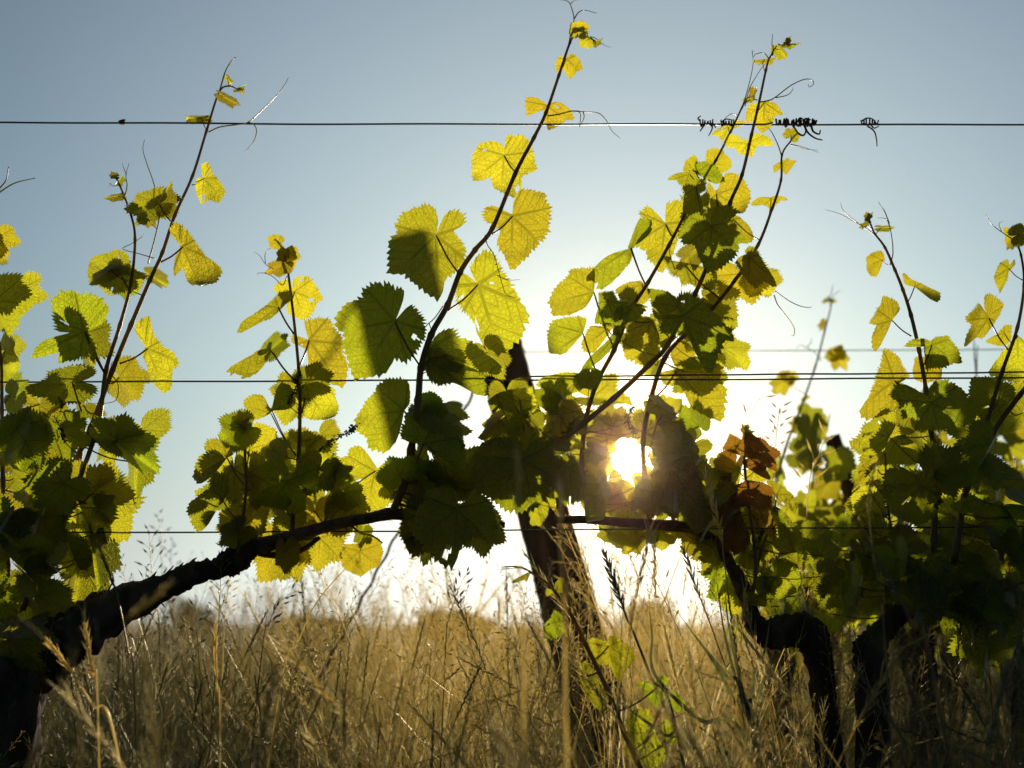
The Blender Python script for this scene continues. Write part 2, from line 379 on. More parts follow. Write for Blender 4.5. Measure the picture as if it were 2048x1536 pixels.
# ------------------------------------------------------------------ shoots
class Shoot:
    def __init__(self, vine, pts, Y=0.0, r0=0.0034, r1=0.0011, Y1=None, seed=0, name='shoot'):
        self.Y = Y; self.Y1 = Y if Y1 is None else Y1
        self.rng = random.Random(seed * 7 + 13)
        sp = spline(pts, 8); n = len(sp)
        self.sp = [tuple(q) for q in sp]
        P3, R = [], []
        seglen = 0
        for i, q in enumerate(sp):
            t = i / (n - 1)
            P3.append(P(q[0], q[1], self.yat(t)))
            sw = 1.28 if i % 8 == 0 and 0 < i < n - 1 else 1.0
            R.append((r0 + (r1 - r0) * t) * sw)
        base = P3[0]
        V, F = tube(P3, R, 9)
        self.ob = link(name, mesh(name, off(V, base), F, [M_STEM]), vine, base)
    def yat(self, t): return self.Y + (self.Y1 - self.Y) * t
    def near(self, x, y, lift=14):
        best = min(range(len(self.sp)), key=lambda i: (self.sp[i][0] - x) ** 2 + (self.sp[i][1] - y - lift) ** 2)
        return self.sp[best], self.yat(best / (len(self.sp) - 1))
    def leaf(self, J, T, node=None, **kw):
        kw.setdefault('rng', self.rng)
        if node is None:
            node, ny = self.near(J[0], J[1])
        else:
            _, ny = self.near(node[0], node[1], 0)
        dY = kw.pop('dY', None)
        if dY is None: dY = self.rng.uniform(-0.03, 0.03)
        return make_leaf(self.ob, J, T, node, ny, dY=dY, nodeY=ny, **kw)
    def hero(self, J, T, crop, pts, node=None, dY=None, tint=.4, tilt=None, fold=None, mat=None, tooth=1.0, seed=None, scale=1.0, cup=None, name='leaf'):
        """a leaf with its own outline; J, T and pts are given in a crop (x0, y0, photo pixels per crop pixel)"""
        cv = lambda p: (crop[0] + p[0] * crop[2], crop[1] + p[1] * crop[2])
        J = cv(J); T = cv(T); pts = [cv(p) for p in pts]; rng = self.rng
        if node is None: node, ny = self.near(J[0], J[1])
        else: _, ny = self.near(node[0], node[1], 0)
        if dY is None: dY = rng.uniform(-.02, .02)
        J3 = P(J[0], J[1], ny + dY); s = mpp(J3)
        ax = math.atan2(-(T[1] - J[1]), T[0] - J[0]); L = math.hypot(T[0] - J[0], T[1] - J[1])
        S = max(math.hypot(p[0] - J[0], p[1] - J[1]) for p in pts)
        poly = [(p[0] - J[0], -(p[1] - J[1])) for p in pts]
        na = 120
        th = np.linspace(-math.pi, math.pi, na + 1)[:-1] + math.pi / na     # angle from the midrib
        edge = np.zeros(na)
        for i, a in enumerate(th):
            w = ax - a; dx, dy = math.cos(w), math.sin(w); best = 0.0
            for k in range(len(poly)):
                x1, y1 = poly[k - 1]; x2, y2 = poly[k]
                den = dx * (y2 - y1) - dy * (x2 - x1)
                if abs(den) < 1e-9: continue
                tt = (x1 * (y2 - y1) - y1 * (x2 - x1)) / den; uu = (x1 * dy - y1 * dx) / den
                if tt > 0 and -1e-6 <= uu <= 1 + 1e-6: best = max(best, tt)
            edge[i] = best
        base = np.maximum(edge, S * 0.02)
        sm = np.array([(base[i - 1] + 2 * base[i] + base[(i + 1) % na]) / 4 for i in range(na)])
        tt = np.where(np.arange(na) % 2 == 0, 1.0, -1.0) * np.array([rng.uniform(.25, 1.5) for _ in range(na)])
        tt *= np.where((np.arange(na) // 2) % 3 == 0, 1.35, 0.85)
        arc = S * 2 * math.pi / na
        amp = np.minimum(0.037 * S, 0.10 * sm) * tooth
        grad = np.abs(np.roll(base, -1) - np.roll(base, 1)) / (2 * arc)
        amp = amp / (1 + grad)
        edge = np.maximum(sm + tt * amp, S * 0.015)
        X, Y = [], []
        for r in RINGS:
            rad = edge if r == 1.0 else sm * r
            X.append(np.sin(th) * rad); Y.append(np.cos(th) * rad)
        X = np.concatenate(X) / S; Y = np.concatenate(Y) / S
        R = np.hypot(X, Y); TH = np.arctan2(X, Y)
        dv = np.min(np.abs((TH[:, None] - MAINV[None, :] + math.pi) % (2 * math.pi) - math.pi), axis=1)
        u = R * np.cos(dv); v = R * np.sin(dv)
        q1, q2 = rng.uniform(0, 6), rng.uniform(0, 6)
        Z = 0.028 * (np.sin(7.5 * X + q1) * np.sin(6.5 * Y + q2) + 0.7 * np.sin(13 * X - 9 * Y + q1)) * np.clip(R * 2, 0, 1)
        Z += 0.07 * np.sin(np.clip(dv * 3.4, 0, math.pi)) * R + 0.014 * np.sin((u - 0.85 * v) / 0.15 * 2 * math.pi) * np.clip(v * 4, 0, 1)
        p1, p2, p3 = (rng.uniform(0, 6.28) for _ in range(3))
        Z += (0.10 * np.sin(2 * TH + p1) + 0.08 * np.sin(3 * TH + p2) + 0.05 * np.sin(7 * TH + p3)) * R ** 2
        Z -= (cup if cup is not None else rng.uniform(0, .15)) * R ** 2
        a0 = rng.uniform(-3, 3); wr_ = np.exp(-(((TH - a0 + math.pi) % (2 * math.pi) - math.pi) / .7) ** 2) * rng.choice((0, 0, 2.2, 3.2)) * np.clip(R / max(.4, R.max()) - .5, 0, 1) ** 2
        Z -= wr_; X = X * (1 - .35 * wr_); Y = Y * (1 - .35 * wr_)
        tl = tilt or (rng.uniform(-.5, .5), rng.uniform(-.5, .5))
        if fold is None: fold = rng.choice((0, .2, .45, -.3))
        Z += tl[0] * X + tl[1] * Y - fold * np.abs(X)
        ca, sa = math.cos(ax), math.sin(ax)
        V = [Vector((0, 0, 0))]
        k3 = S * s
        for x, y, z in zip(X, Y, Z):
            V.append((RGT * (y * ca + x * sa) + UPV * (y * sa - x * ca) - FWD * z) * k3)
        F = []
        for j in range(na):
            j2 = (j + 1) % na
            if edge[j] < S * 0.03 and edge[j2] < S * 0.03: continue
            F.append((0, 1 + j2, 1 + j))
            for q in range(len(RINGS) - 1):
                a = 1 + q * na
                F.append((a + j, a + j2, a + na + j2, a + na + j))
        if rng.random() < .45:                          # bites and tears
            gone = set()
            for _ in range(rng.choice((1, 2, 3))):
                j0, q0 = rng.randrange(na), rng.choice((2, 3, 4, 5, 6))
                for dj in range(rng.randrange(2, 5)):
                    for dq in range(rng.choice((1, 1, 2))): gone.add(1 + (q0 + dq) * na + (j0 + dj) % na)
            F = [f for f in F if f[0] not in gone]
        nl = len(F)
        n3 = P(node[0], node[1], ny) - J3
        sp = spline([n3, n3 * 0.5 + UPV * (-0.06 * n3.length), (0, 0, 0)], 5)
        pr = 0.0012 * min(1.15, max(0.45, S / 90))
        tv, tf = tube(sp, [pr * 1.35] + [pr] * (len(sp) - 2) + [pr * 0.8], 6)
        o = len(V); V += tv; F += [tuple(i + o for i in q) for q in tf]
        me = mesh(name, V, F, [mat or M_LEAF, M_PET], [0] * nl + [1] * (len(F) - nl))
        li = np.empty(len(me.loops), dtype=np.int32); me.loops.foreach_get('vertex_index', li)
        for nm, a, b in (('plane', X, Y), ('vein', u, v)):
            A = np.zeros((len(V), 2)); A[1:1 + len(X), 0] = a; A[1:1 + len(X), 1] = b
            l = me.uv_layers.new(name=nm); l.data.foreach_set('uv', A[li].astype(np.float32).ravel())
        ob = link(name, me, self.ob, J3); ob.color = (tint, 0, 0, 1)
        return ob
    def tendril(self, pts, r=0.0008, dY=0.0, name='tendril', mat=None):
        sp = spline(pts, 7)
        _, ny = self.near(pts[0][0], pts[0][1], 0)
        n = len(sp)
        P3 = [P(q[0], q[1], ny + dY * i / n) for i, q in enumerate(sp)]
        V, F = tube(P3, [r * (1.25 - 0.85 * i / n) for i in range(n)], 6)
        return link(name, mesh(name, off(V, P3[0]), F, [mat or M_TEND]), self.ob, P3[0])
    def buds(self, pts, dY=-0.01, r=6, n=50, b=1.7):
        """a young flower cluster: a stalk with bunched round buds"""
        sp = spline(pts, 6); _, ny = self.near(pts[0][0], pts[0][1], 0)
        P3 = [P(q[0], q[1], ny + dY) for q in sp]; P3[0] = P(sp[0][0], sp[0][1], ny)
        parts = [tube(P3, 0.0007, 5)]
        rg = self.rng; k0 = len(P3) // 3
        for c in range(n):
            k = rg.randrange(k0, len(P3)); s = mpp(P3[k])
            g = Vector((rg.gauss(0, 1), rg.gauss(0, 1), rg.gauss(0, 1))).normalized() * (r * s * rg.uniform(.3, 1))
            q = P3[k] + g; br = b * s * rg.uniform(.8, 1.25)
            V = [q + Vector(d) * br for d in ((1,0,0),(-1,0,0),(0,1,0),(0,-1,0),(0,0,1),(0,0,-1))]
            parts.append((V, [(0,2,4),(2,1,4),(1,3,4),(3,0,4),(2,0,5),(1,2,5),(3,1,5),(0,3,5)]))
            parts.append(tube([P3[k], q], 0.00035, 3))
        V, F = join(*parts)
        return link('flower_cluster', mesh('flower_cluster', off(V, P3[0]), F, [M_BUD]), self.ob, P3[0])

# crop frames used for outlines: x0, y0, photo pixels per crop pixel
K1 = (0, 0, .3418); K2 = (0, 400, .3418); K4 = (600, 350, .29297); K5 = (600, 700, .29297); K6 = (1050, 0, .3418)
K7 = (1050, 350, .29297); K8 = (1050, 700, .29297); K9 = (1500, 350, .26758); KA = (1500, 700, .26758)
KB = (1400, 1050, .3164); KC = (400, 450, .24414); KD = (350, 750, .29297); KG = (950, 1050, .3164)

from mathutils.bvhtree import BVHTree
def hides_sun(ob, r=(0, 12, 20)):
    """does this leaf stand in front of the gap through which the low sun shines"""
    org = ORG[ob.name]; me = ob.data
    bv = BVHTree.FromPolygons([v.co + org for v in me.vertices], [tuple(p.vertices) for p in me.polygons])
    for q in r:
        for k in range(8 if q else 1):
            if bv.ray_cast(CAM, ray(1255 + q * math.cos(k * .785), 925 + q * math.sin(k * .785)).normalized())[0] is not None: return True
    return False
def inpoly(x, y, poly):
    c = False; j = len(poly) - 1
    for i in range(len(poly)):
        xi, yi = poly[i]; xj, yj = poly[j]
        if (yi > y) != (yj > y) and x < (xj - xi) * (y - yi) / (yj - yi) + xi: c = not c
        j = i
    return c
def fill(shoots, poly, n, Yr, size=(50, 95), seed=1, tint=(0.05, 0.45), fine=True, mind=34, avoid=()):
    rg = random.Random(seed); xs = [p[0] for p in poly]; ys = [p[1] for p in poly]; got = []
    tries = 0
    while len(got) < n and tries < n * 60:
        tries += 1
        x, y = rg.uniform(min(xs), max(xs)), rg.uniform(min(ys), max(ys))
        if not inpoly(x, y, poly): continue
        if any((x - a) ** 2 + (y - b) ** 2 < mind ** 2 for a, b in got): continue
        S = rg.uniform(*size); ang = rg.gauss(90, 60); fs = rg.uniform(.45, 1)
        T = (x + math.cos(math.radians(ang)) * S * fs, y + math.sin(math.radians(ang)) * S * fs)
        cx, cy = (x + T[0]) / 2, (y + T[1]) / 2
        if any((cx - a) ** 2 + (cy - b) ** 2 < (r + S * .55) ** 2 for a, b, r in avoid): continue
        got.append((x, y))
        sh = min(shoots, key=lambda s: min((q[0] - x) ** 2 + (q[1] - y) ** 2 for q in s.sp))
        node, ny = sh.near(x, y)
        Y = rg.uniform(*Yr)
        lf = make_leaf(sh.ob, (x, y), T, node, Y, S=S, wl=rg.uniform(.3, 1.0), wr=rg.uniform(.3, 1.0), tint=rg.uniform(*tint),
                  psgn=rg.choice((-1, 1)), rng=rg, lobes=rg.uniform(1.0, 1.7), fine=fine, nodeY=ny, cup=rg.uniform(-.1, .2), droop=rg.uniform(0, .3))
        if hides_sun(lf): bpy.data.objects.remove(lf)

# ------------------------------------------------------------------ ground
g = bpy.data.meshes.new("ground")
g.from_pydata([(-900, -60, 0), (900, -60, 0), (900, 1500, 0), (-900, 1500, 0)], [], [(0, 1, 2, 3)])
g.materials.append(M_EARTH)
tag(link("ground", g), kind='structure')

# ------------------------------------------------------------------ trellis wires
def wire(p0, p1, Y, r, label, sag=1.0, group=None, kinks=0, seed=0):
    rg = random.Random(seed); pts = []
    n = 120
    for i in range(n + 1):
        t = i / n
        x = p0[0] + (p1[0] - p0[0]) * t; y = p0[1] + (p1[1] - p0[1]) * t + 4 * sag * t * (1 - t)
        y += kinks * (math.sin(i * .31 + seed) * 1.2 + math.sin(i * .13 + 2 * seed))
        pts.append(P(x, y, Y))
    V, F = tube(pts, r, 6)
    return tag(link('trellis_wire', mesh('trellis_wire', off(V, pts[0]), F, [M_WIRE]), None, pts[0]), label, 'wire', group)
wire((-400, 243), (2450, 248), 0.0, 0.00145, "thin dark top wire crossing the open sky above most leaves", 3, 'wires of the near trellis', .5, 1)
wire((-400, 765), (2450, 753.5), 0.012, 0.00140, "middle wire running the whole width behind the shoots at half height", 1, 'wires of the near trellis', .4, 2)
wire((1060, 753), (2450, 741), -0.012, 0.00140, "upper wire of the close pair right of the centre, ending beside the leaning post", 0, 'wires of the near trellis', .3, 3)
wire((-400, 1068), (2450, 1049), 0.006, 0.00125, "lowest wire that carries the woody arms just above the grass", 2, 'wires of the near trellis', .4, 4)
wire((1046, 704), (2600, 696), 1.80, 0.0016, "blurred pale wire fixed to the head of the leaning post", 0, 'wires of the far trellis', 0, 5)
wire((1120, 1010), (2600, 1012), 1.80, 0.0016, "blurred lower wire behind the reddened leaves, held by the leaning post", 0, 'wires of the far trellis', 0, 6)

def coil(px, py, length, turns, rad, label, hooks=(), seed=0, r=0.0011):
    rg = random.Random(seed); parts = []; pts = []
    n = int(turns * 10)
    for i in range(n + 1):
        t = i / n; a = t * turns * 2 * math.pi
        c = P(px + length * (t + 0.02 * math.sin(a * .37)), py + rg.uniform(-.8, .8), 0.0)
        rr = rad * mpp(c) * (1 + .35 * math.sin(a * .21 + seed))
        pts.append(c + UPV * (math.cos(a) * rr) + FWD * (math.sin(a) * rr))
    parts.append(tube(pts, r, 5))
    for h in hooks:
        sp = spline(h, 6); P3 = [P(q[0], q[1], -0.006) for q in sp]
        parts.append(tube(P3, [r * (1.3 - .7 * i / len(P3)) for i in range(len(P3))], 5))
    V, F = join(*parts); o0 = P(px, py, 0)
    return tag(link('dried_tendril', mesh('dried_tendril', off(V, o0), F, [M_DRYT]), None, o0), label, 'tendril', 'old tendrils on the top wire')
coil(1400, 246, 26, 5, 5, "old brown tendril on the top wire, first one left of the two tall shoots",
     [[(1401, 243), (1396, 236), (1402, 232)], [(1424, 246), (1424, 258), (1417, 272)], [(1425, 246), (1432, 256)], [(1410, 248), (1403, 258), (1400, 263)]], 1)
coil(1442, 246, 26, 5, 5, "short old tendril coil on the top wire between the two tall shoots", [[(1444, 244), (1452, 238), (1466, 240)]], 2)
coil(1552, 245, 82, 16, 6, "long thick coil of dead tendrils on the top wire with hooked ends below",
     [[(1585, 247), (1592, 262), (1606, 271), (1612, 260), (1606, 249)], [(1608, 248), (1615, 264), (1630, 276), (1645, 280)],
      [(1622, 246), (1626, 262), (1638, 268), (1641, 260)], [(1606, 243), (1612, 237), (1622, 240)], [(1596, 244), (1600, 236), (1609, 240)]], 3, 0.0015)
coil(1722, 245, 34, 6, 5, "isolated old tendril on the top wire with a thin tail hanging under it",
     [[(1722, 243), (1735, 236), (1748, 240), (1754, 250)], [(1735, 252), (1748, 262), (1753, 278), (1754, 293)], [(1740, 246), (1748, 256), (1758, 252)]], 4)
coil(238, 244, 12, 3, 3.5, "small dark knot on the top wire near the tip of the leftmost tall shoot", [], 5, 0.0014)

# ------------------------------------------------------------------ leaning end post of the next row, with its stay
rg = random.Random(5)
def post(name, pts, rads, Y, label, mat=M_POST, seg=18, seed=0):
    rg = random.Random(seed); sp = spline([P(*p, Y) for p in pts], 14)
    rr = spline([(r,) for r in rads], 14)
    V, F = tube([Vector(q) for q in sp], [q[0] for q in rr], seg, 0.06, rg, 7)
    o0 = Vector(sp[-1])
    return tag(link(name, mesh(name, off(V, o0), F, [mat]), None, o0), label, 'post')
pe = P(1120, 1150, 1.8); pt_ = P(997, 688, 1.8); dirp = (pt_ - pe); base = pe + dirp * (-(pe.z + 0.05) / dirp.z)
sp = [base + (pt_ - base) * (i / 40) for i in range(41)]
V, F = tube(sp, [0.086 - 0.024 * (i / 40) for i in range(41)], 20, 0.05, rg, 6)
ep = tag(link('end_post', mesh('end_post', off(V, base), F, [M_POST]), None, base),
         "thick weathered wooden post leaning left in the middle, behind the vine leaves", 'post')
# staple and wire twist on the post head
tw = [P(1046 + 4 * math.cos(a), 704 + 7 * math.sin(a), 1.78) for a in [i * .5 for i in range(13)]]
V, F = tube(tw, 0.0016, 5); link('wire_staple', mesh('wire_staple', off(V, base), F, [M_WIRE]), ep, base)
s0 = P(990, 705, 1.8); s1 = P(850, 965, 1.72); dd = s1 - s0; s2 = s0 + dd * (s0.z / -dd.z * 1.01)
sp = [s0 + (s2 - s0) * (i / 90) + Vector((math.cos(i * 1.3), math.sin(i * 1.3), 0)) * 0.003 for i in range(91)]
V, F = tube(sp, 0.0042, 5)
tag(link('stay_wire', mesh('stay_wire', off(V, s2), F, [M_WIRE]), None, s2), "slanting twisted stay from the leaning post down to the grass on its left", 'wire')

# ------------------------------------------------------------------ the near vines: wood
def wood(name, parent, pts, rads, Y, mat, seed, rough=0.18, seg=16, sub=9, ground=None, shreds=0):
    rg = random.Random(seed)
    YY = Y if hasattr(Y, '__len__') else [Y] * len(pts)
    p3 = [tuple(P(p[0], p[1], y)) for p, y in zip(pts, YY)]
    r = list(rads)
    if ground:                                         # carry on down into the earth
        x, y, z = p3[0]; p3.insert(0, (x + ground[0], y + ground[1], -0.05)); r.insert(0, ground[2])
    sp = spline([(*q, k) for q, k in zip(p3, r)], sub)
    P3 = [Vector(q[:3]) for q in sp]; R = [q[3] for q in sp]
    parts = [tube(P3, R, seg, rough, rg, 5)]
    for _ in range(shreds):                            # loose strips of bark
        i = rg.randrange(2, len(P3) - 6); L = rg.randrange(3, 6)
        a = rg.uniform(0, 6.28); q = []
        for k in range(L + 1):
            t = (P3[i + k] - P3[i]);
            o_ = Vector((math.cos(a), 0, math.sin(a))) if rg.random() < 2 else 0
            q.append(P3[i + k] + Vector((0, math.cos(a), 0)) * R[i + k] * .6 + Vector((0, 0, 1)) * math.sin(a) * R[i + k] * (1.0 + .34 * (k / L) ** 2 * rg.uniform(.2, 2)))
        parts.append(tube(q, [rg.uniform(.0012, .0028)] * L + [0.0006], 4))
    V, F = join(*parts)
    return link(name, mesh(name, off(V, P3[0]), F, [mat]), parent, P3[0])

b0 = P(20, 1430, 0.0); vl = empty('grapevine', (b0.x - 0.03, 0, 0))
tag(vl, "old grapevine whose thick rough arm climbs from the lower left corner towards the leaning post", 'grapevine', 'vines of the near row')
wood('trunk', vl, [(10, 1440), (60, 1330), (150, 1262), (240, 1212), (330, 1175), (400, 1140)], [.050, .043, .035, .027, .0175, .015], 0.0, M_BARK, 1, 0.2, 20, 10, (-0.03, 0, .06), 60)
wood('arm', vl, [(392, 1143), (430, 1137), (470, 1118), (500, 1098), (520, 1092)], [.0145, .014, .0175, .014, .011], 0.0, M_BARK, 2, .30, 14, 10, None, 40)
wood('cane', vl, [(512, 1094), (560, 1080), (620, 1062), (690, 1044), (740, 1036), (785, 1028), (850, 1036), (930, 1044), (1010, 1050)],
     [.0125, .0095, .0088, .0080, .0076, .0085, .0066, .006, .0045], [0, 0, -.004, -.004, -.004, -.004, -.004, -.002, 0], M_CANE, 3, .08, 12)
wood('cane', vl, [(508, 1098), (530, 1108), (560, 1110), (600, 1102), (640, 1075)], [.007, .005, .0042, .0036, .003], [0, 0.01, .01, .01, .01], M_CANE, 4, .08, 8)

b1 = P(1650, 1500, 0.02); vr = empty('grapevine', (b1.x, 0.02, 0))
tag(vr, "grapevine with a stubby bent head whose cane runs left beneath the sun", 'grapevine', 'vines of the near row')
wood('trunk', vr, [(1660, 1520), (1652, 1420), (1640, 1320), (1622, 1265), (1580, 1262), (1535, 1268), (1508, 1245), (1500, 1215)],
     [.018, .016, .018, .023, .022, .020, .013, .008], 0.02, M_BARK, 5, .26, 18, 8, (0.01, 0, .022), 26)
wood('spur', vr, [(1507, 1225), (1500, 1190), (1486, 1158), (1471, 1132)], [.0075, .006, .0055, .005], 0.02, M_BARK, 6, .2, 10)
wood('cane', vr, [(1500, 1225), (1470, 1150), (1440, 1095), (1390, 1058), (1320, 1050), (1250, 1045), (1180, 1040), (1110, 1040)],
     [.009, .0085, .008, .0075, .007, .0065, .006, .0045], [.02, .02, .02, .015, .01, .005, 0, 0], M_CANE, 7, .08, 12)

b2 = P(1745, 1420, -0.02); vf = empty('grapevine', (b2.x, -0.02, 0))
tag(vf, "leafy grapevine filling the right edge, growing from a short dark stump", 'grapevine', 'vines of the near row')
wood('trunk', vf, [(1745, 1440), (1742, 1370), (1738, 1310), (1742, 1275)], [.023, .021, .022, .018], -0.02, M_BARK, 8, .24, 16, 8, (0.0, 0, .035), 14)
wood('arm', vf, [(1742, 1290), (1790, 1235), (1850, 1190), (1895, 1150), (1960, 1110)], [.018, .014, .012, .010, .007], [0, .01, .02, .02, .02], M_BARK, 9, .2, 12, 8, None, 6)

# ------------------------------------------------------------------ left vine, leftmost group of shoots
A1 = Shoot(vl, [(62, 1200), (75, 1130), (118, 1010), (150, 925), (182, 855), (225, 740), (262, 650), (300, 560), (325, 505), (350, 430), (385, 352), (413, 262), (438, 185), (458, 172), (472, 177)], -0.01, .0048, .0009, seed=1)
A2 = Shoot(vl, [(45, 1220), (100, 1090), (150, 980), (196, 850), (212, 740), (240, 650), (262, 565), (270, 480), (262, 430), (240, 372), (233, 358)], -0.03, .0042, .0009, seed=2)
A3 = Shoot(vl, [(18, 1260), (15, 1130), (6, 960), (4, 820), (2, 720), (-14, 600), (-30, 500)], 0.02, .004, .0012, seed=3)
A4 = Shoot(vl, [(60, 1260), (110, 1120), (140, 1010), (160, 930), (170, 850)], 0.05, .003, .0014, seed=4)
# tips and tendrils
A1.tendril([(438, 188), (444, 165), (452, 140), (466, 118), (473, 115)], .0011)
A1.leaf((455, 155), (464, 170), S=18, tint=.9, wl=.6)
A1.leaf((474, 177), (491, 170), S=18, tint=.9, wl=.5, wr=.5); A1.leaf((478, 178), (486, 190), S=16, tint=.8, wr=.5)
A1.leaf((446, 192), (480, 211), S=36, tint=.7, wl=.35, wr=.4, node=(440, 192))
A1.leaf((402, 236), (364, 238), S=40, tint=.7, wl=.25, wr=.35, node=(414, 262)); A1.leaf((402, 236), (424, 231), S=24, tint=.7, wl=.3, wr=.4, node=(414, 262))
A1.tendril([(417, 264), (440, 254), (475, 249), (497, 244), (522, 222), (552, 192), (569, 170), (577, 155)], .0009)
A1.tendril([(497, 245), (508, 249), (513, 263), (507, 283), (495, 298), (491, 303)], .0007)
A1.leaf((318, 408), (262, 425), S=74, tint=.35, wl=.5, wr=.75, node=(341, 442), dY=-.02); A1.leaf((318, 408), (348, 370), S=58, tint=.55, wl=.35, wr=.5, node=(341, 442), dY=-.02)
A1.tendril([(296, 527), (310, 475), (319, 425), (309, 372), (294, 328), (286, 300), (289, 279)], .0009)
A1.tendril([(319, 440), (307, 425), (307, 410)], .0005)
A1.leaf((287, 430), (312, 455), S=32, tint=.5, wl=.5, wr=.6, node=(314, 458)); A1.leaf((287, 430), (270, 452), S=28, tint=.4, wl=.5, wr=.6, node=(268, 450))
A1.tendril([(310, 517), (280, 508), (246, 498), (262, 488), (282, 475), (288, 468)], .0007)
A2.leaf((232, 352), (222, 352), S=20, tint=.6, wl=.8); A2.leaf((236, 362), (250, 350), S=22, tint=.5, wl=.5); A2.leaf((236, 392), (210, 397), S=28, tint=.5, wl=.4, wr=.4, node=(248, 393))
A2.tendril([(250, 392), (254, 372), (252, 350), (258, 327)], .0008); A2.tendril([(253, 350), (247, 335), (244, 325)], .0005); A2.tendril([(238, 370), (226, 372), (220, 366), (220, 376)], .0005)
A2.leaf((222, 541), (186, 576), S=62, tint=.6, wl=.28, wr=.5, dY=-.03, node=(254, 563)); A2.leaf((222, 541), (268, 526), S=48, tint=.3, wl=.3, wr=.3, dY=-.03, node=(254, 563))
A1.leaf((298, 550), (340, 573), S=58, tint=.45, wl=.45, wr=.35, node=(262, 560), dY=.02); A1.leaf((240, 560), (285, 590), S=66, tint=.2, wl=.8, wr=.6)
A2.leaf((172, 668), (196, 745), S=88, tint=.18, wl=.55, wr=.5, node=(212, 752), dY=.02)
A1.leaf((238, 755), (292, 800), S=78, tint=.5, wl=.8, wr=.8, dY=.04); A1.leaf((145, 766), (72, 778), S=92, tint=.08, wl=.65, wr=.55, node=(172, 850), dY=-.05)
A1.tendril([(222, 748), (236, 770), (233, 798), (215, 806), (180, 806), (172, 800)], .0006); A1.tendril([(225, 735), (222, 728), (230, 720)], .0006)
A1.leaf((285, 860), (322, 905), S=92, tint=.4, wl=.85, wr=.8, dY=.03); A1.leaf((232, 882), (205, 830), S=85, tint=.02, wl=.7, wr=.8, dY=-.04)
A1.leaf((234, 884), (322, 940), S=108, tint=.02, wl=.55, wr=.45, dY=-.04, node=(172, 868)); A1.leaf((272, 925), (279, 998), S=80, tint=.35, wl=.45, wr=.5, dY=.02)
A2.leaf((186, 987), (160, 920), S=82, tint=.35, wl=.8, wr=.9, node=(130, 1020), dY=.02); A2.leaf((186, 987), (236, 1050), S=105, tint=.35, wl=.8, wr=.7, node=(130, 1020), dY=.01)
A2.leaf((200, 1010), (268, 1072), S=105, tint=.5, wl=.9, wr=.85, dY=.05); A2.leaf((196, 1015), (240, 1020), S=60, tint=.1, wl=.7, wr=.7, dY=-.01)
A4.leaf((160, 1120), (160, 1238), S=135, tint=.3, wl=.48, wr=.42, dY=-.03, node=(92, 1140)); A4.leaf((150, 1120), (140, 1060), S=70, tint=.05, wl=.4, wr=.5, dY=-.05)
A4.leaf((180, 1070), (215, 1180), S=130, tint=.02, wl=.3, wr=.22, dY=-.06)
A3.leaf((30, 585), (62, 640), S=85, tint=.55, wl=.9, wr=.9, dY=.05); A3.leaf((-8, 600), (36, 676), S=98, tint=.3, wl=1, wr=.7)
A3.leaf((-8, 478), (18, 520), S=60, tint=.75, wl=.9, wr=.9); A3.leaf((-12, 500), (14, 470), S=50, tint=.75)
A3.leaf((2, 715), (50, 745), S=80, tint=.35, wl=.9, wr=.8, dY=.03); A3.leaf((10, 700), (45, 690), S=58, tint=.4, wl=.9, wr=.8, dY=.02)
A3.leaf((20, 790), (70, 800), S=75, tint=.1, wl=.8, wr=.8, dY=-.04); A3.leaf((62, 880), (10, 840), S=95, tint=.02, wl=.8, wr=.9, dY=-.08); A3.leaf((50, 880), (108, 850), S=75, tint=.02, dY=-.08)
A3.tendril([(-20, 400), (-2, 378), (12, 360), (17, 334)], .0012, dY=-.25); A3.tendril([(-20, 400), (0, 384), (30, 366), (70, 356)], .0012, dY=-.25)
A2.buds([(150, 905), (128, 880), (122, 850), (122, 800)], -.04, 8, 70, 2.2)
A1.hero((1195,1045),(1175,1200),K1,[(1150,1040),(1140,1080),(1150,1130),(1175,1200),(1220,1165),(1255,1180),(1300,1110),(1280,1060),(1240,1010),(1215,940),(1175,965),(1180,1020),(1195,1035)], node=(384,370), tint=.82)
A1.hero((1070,275),(1170,555),K2,[(1060,240),(1010,210),(1000,170),(1040,130),(1090,170),(1140,250),(1190,330),(1240,360),(1270,410),(1230,490),(1165,555),(1120,510),(1060,500),(1065,390),(985,445),(1000,400),(1020,330),(1050,290)], node=(322,524), tint=.6, fold=.5)
A2.hero((497,770),(165,940),K2,[(510,750),(560,700),(605,720),(630,640),(590,560),(460,540),(390,530),(335,580),(330,680),(345,780),(430,765),(440,790),(330,800),(230,850),(165,940),(350,890),(340,960),(500,920),(545,960),(560,850),(520,780)], node=(212,752), tint=.15, dY=-.03)
A1.hero((865,870),(950,1140),K2,[(855,850),(800,800),(785,750),(830,700),(870,670),(880,720),(900,790),(940,850),(1000,890),(1030,960),(990,1010),(980,1090),(945,1140),(870,1080),(840,960),(820,900)], node=(240,727), tint=.6, fold=.6)
A2.hero((700,420),(480,470),K2,[(730,400),(780,370),(760,310),(680,290),(640,310),(540,320),(480,400),(480,480),(560,500),(620,560),(690,545),(830,520),(850,470),(800,400)], node=(262,585), tint=.3, dY=.01)
polyA = [(-40, 740), (60, 760), (180, 760), (250, 800), (235, 900), (215, 960), (240, 1040), (200, 1100), (160, 1200), (80, 1260), (-40, 1260)]
fill([A1, A2, A3, A4], polyA, 17, (0.02, 0.10), (70, 105), 11, (.25, .7), mind=46)
fill([A1, A2, A3, A4], [(-40, 1020), (200, 1020), (215, 1150), (130, 1280), (-40, 1320)], 12, (-0.10, 0.04), (75, 110), 14, (0, .3), mind=48)
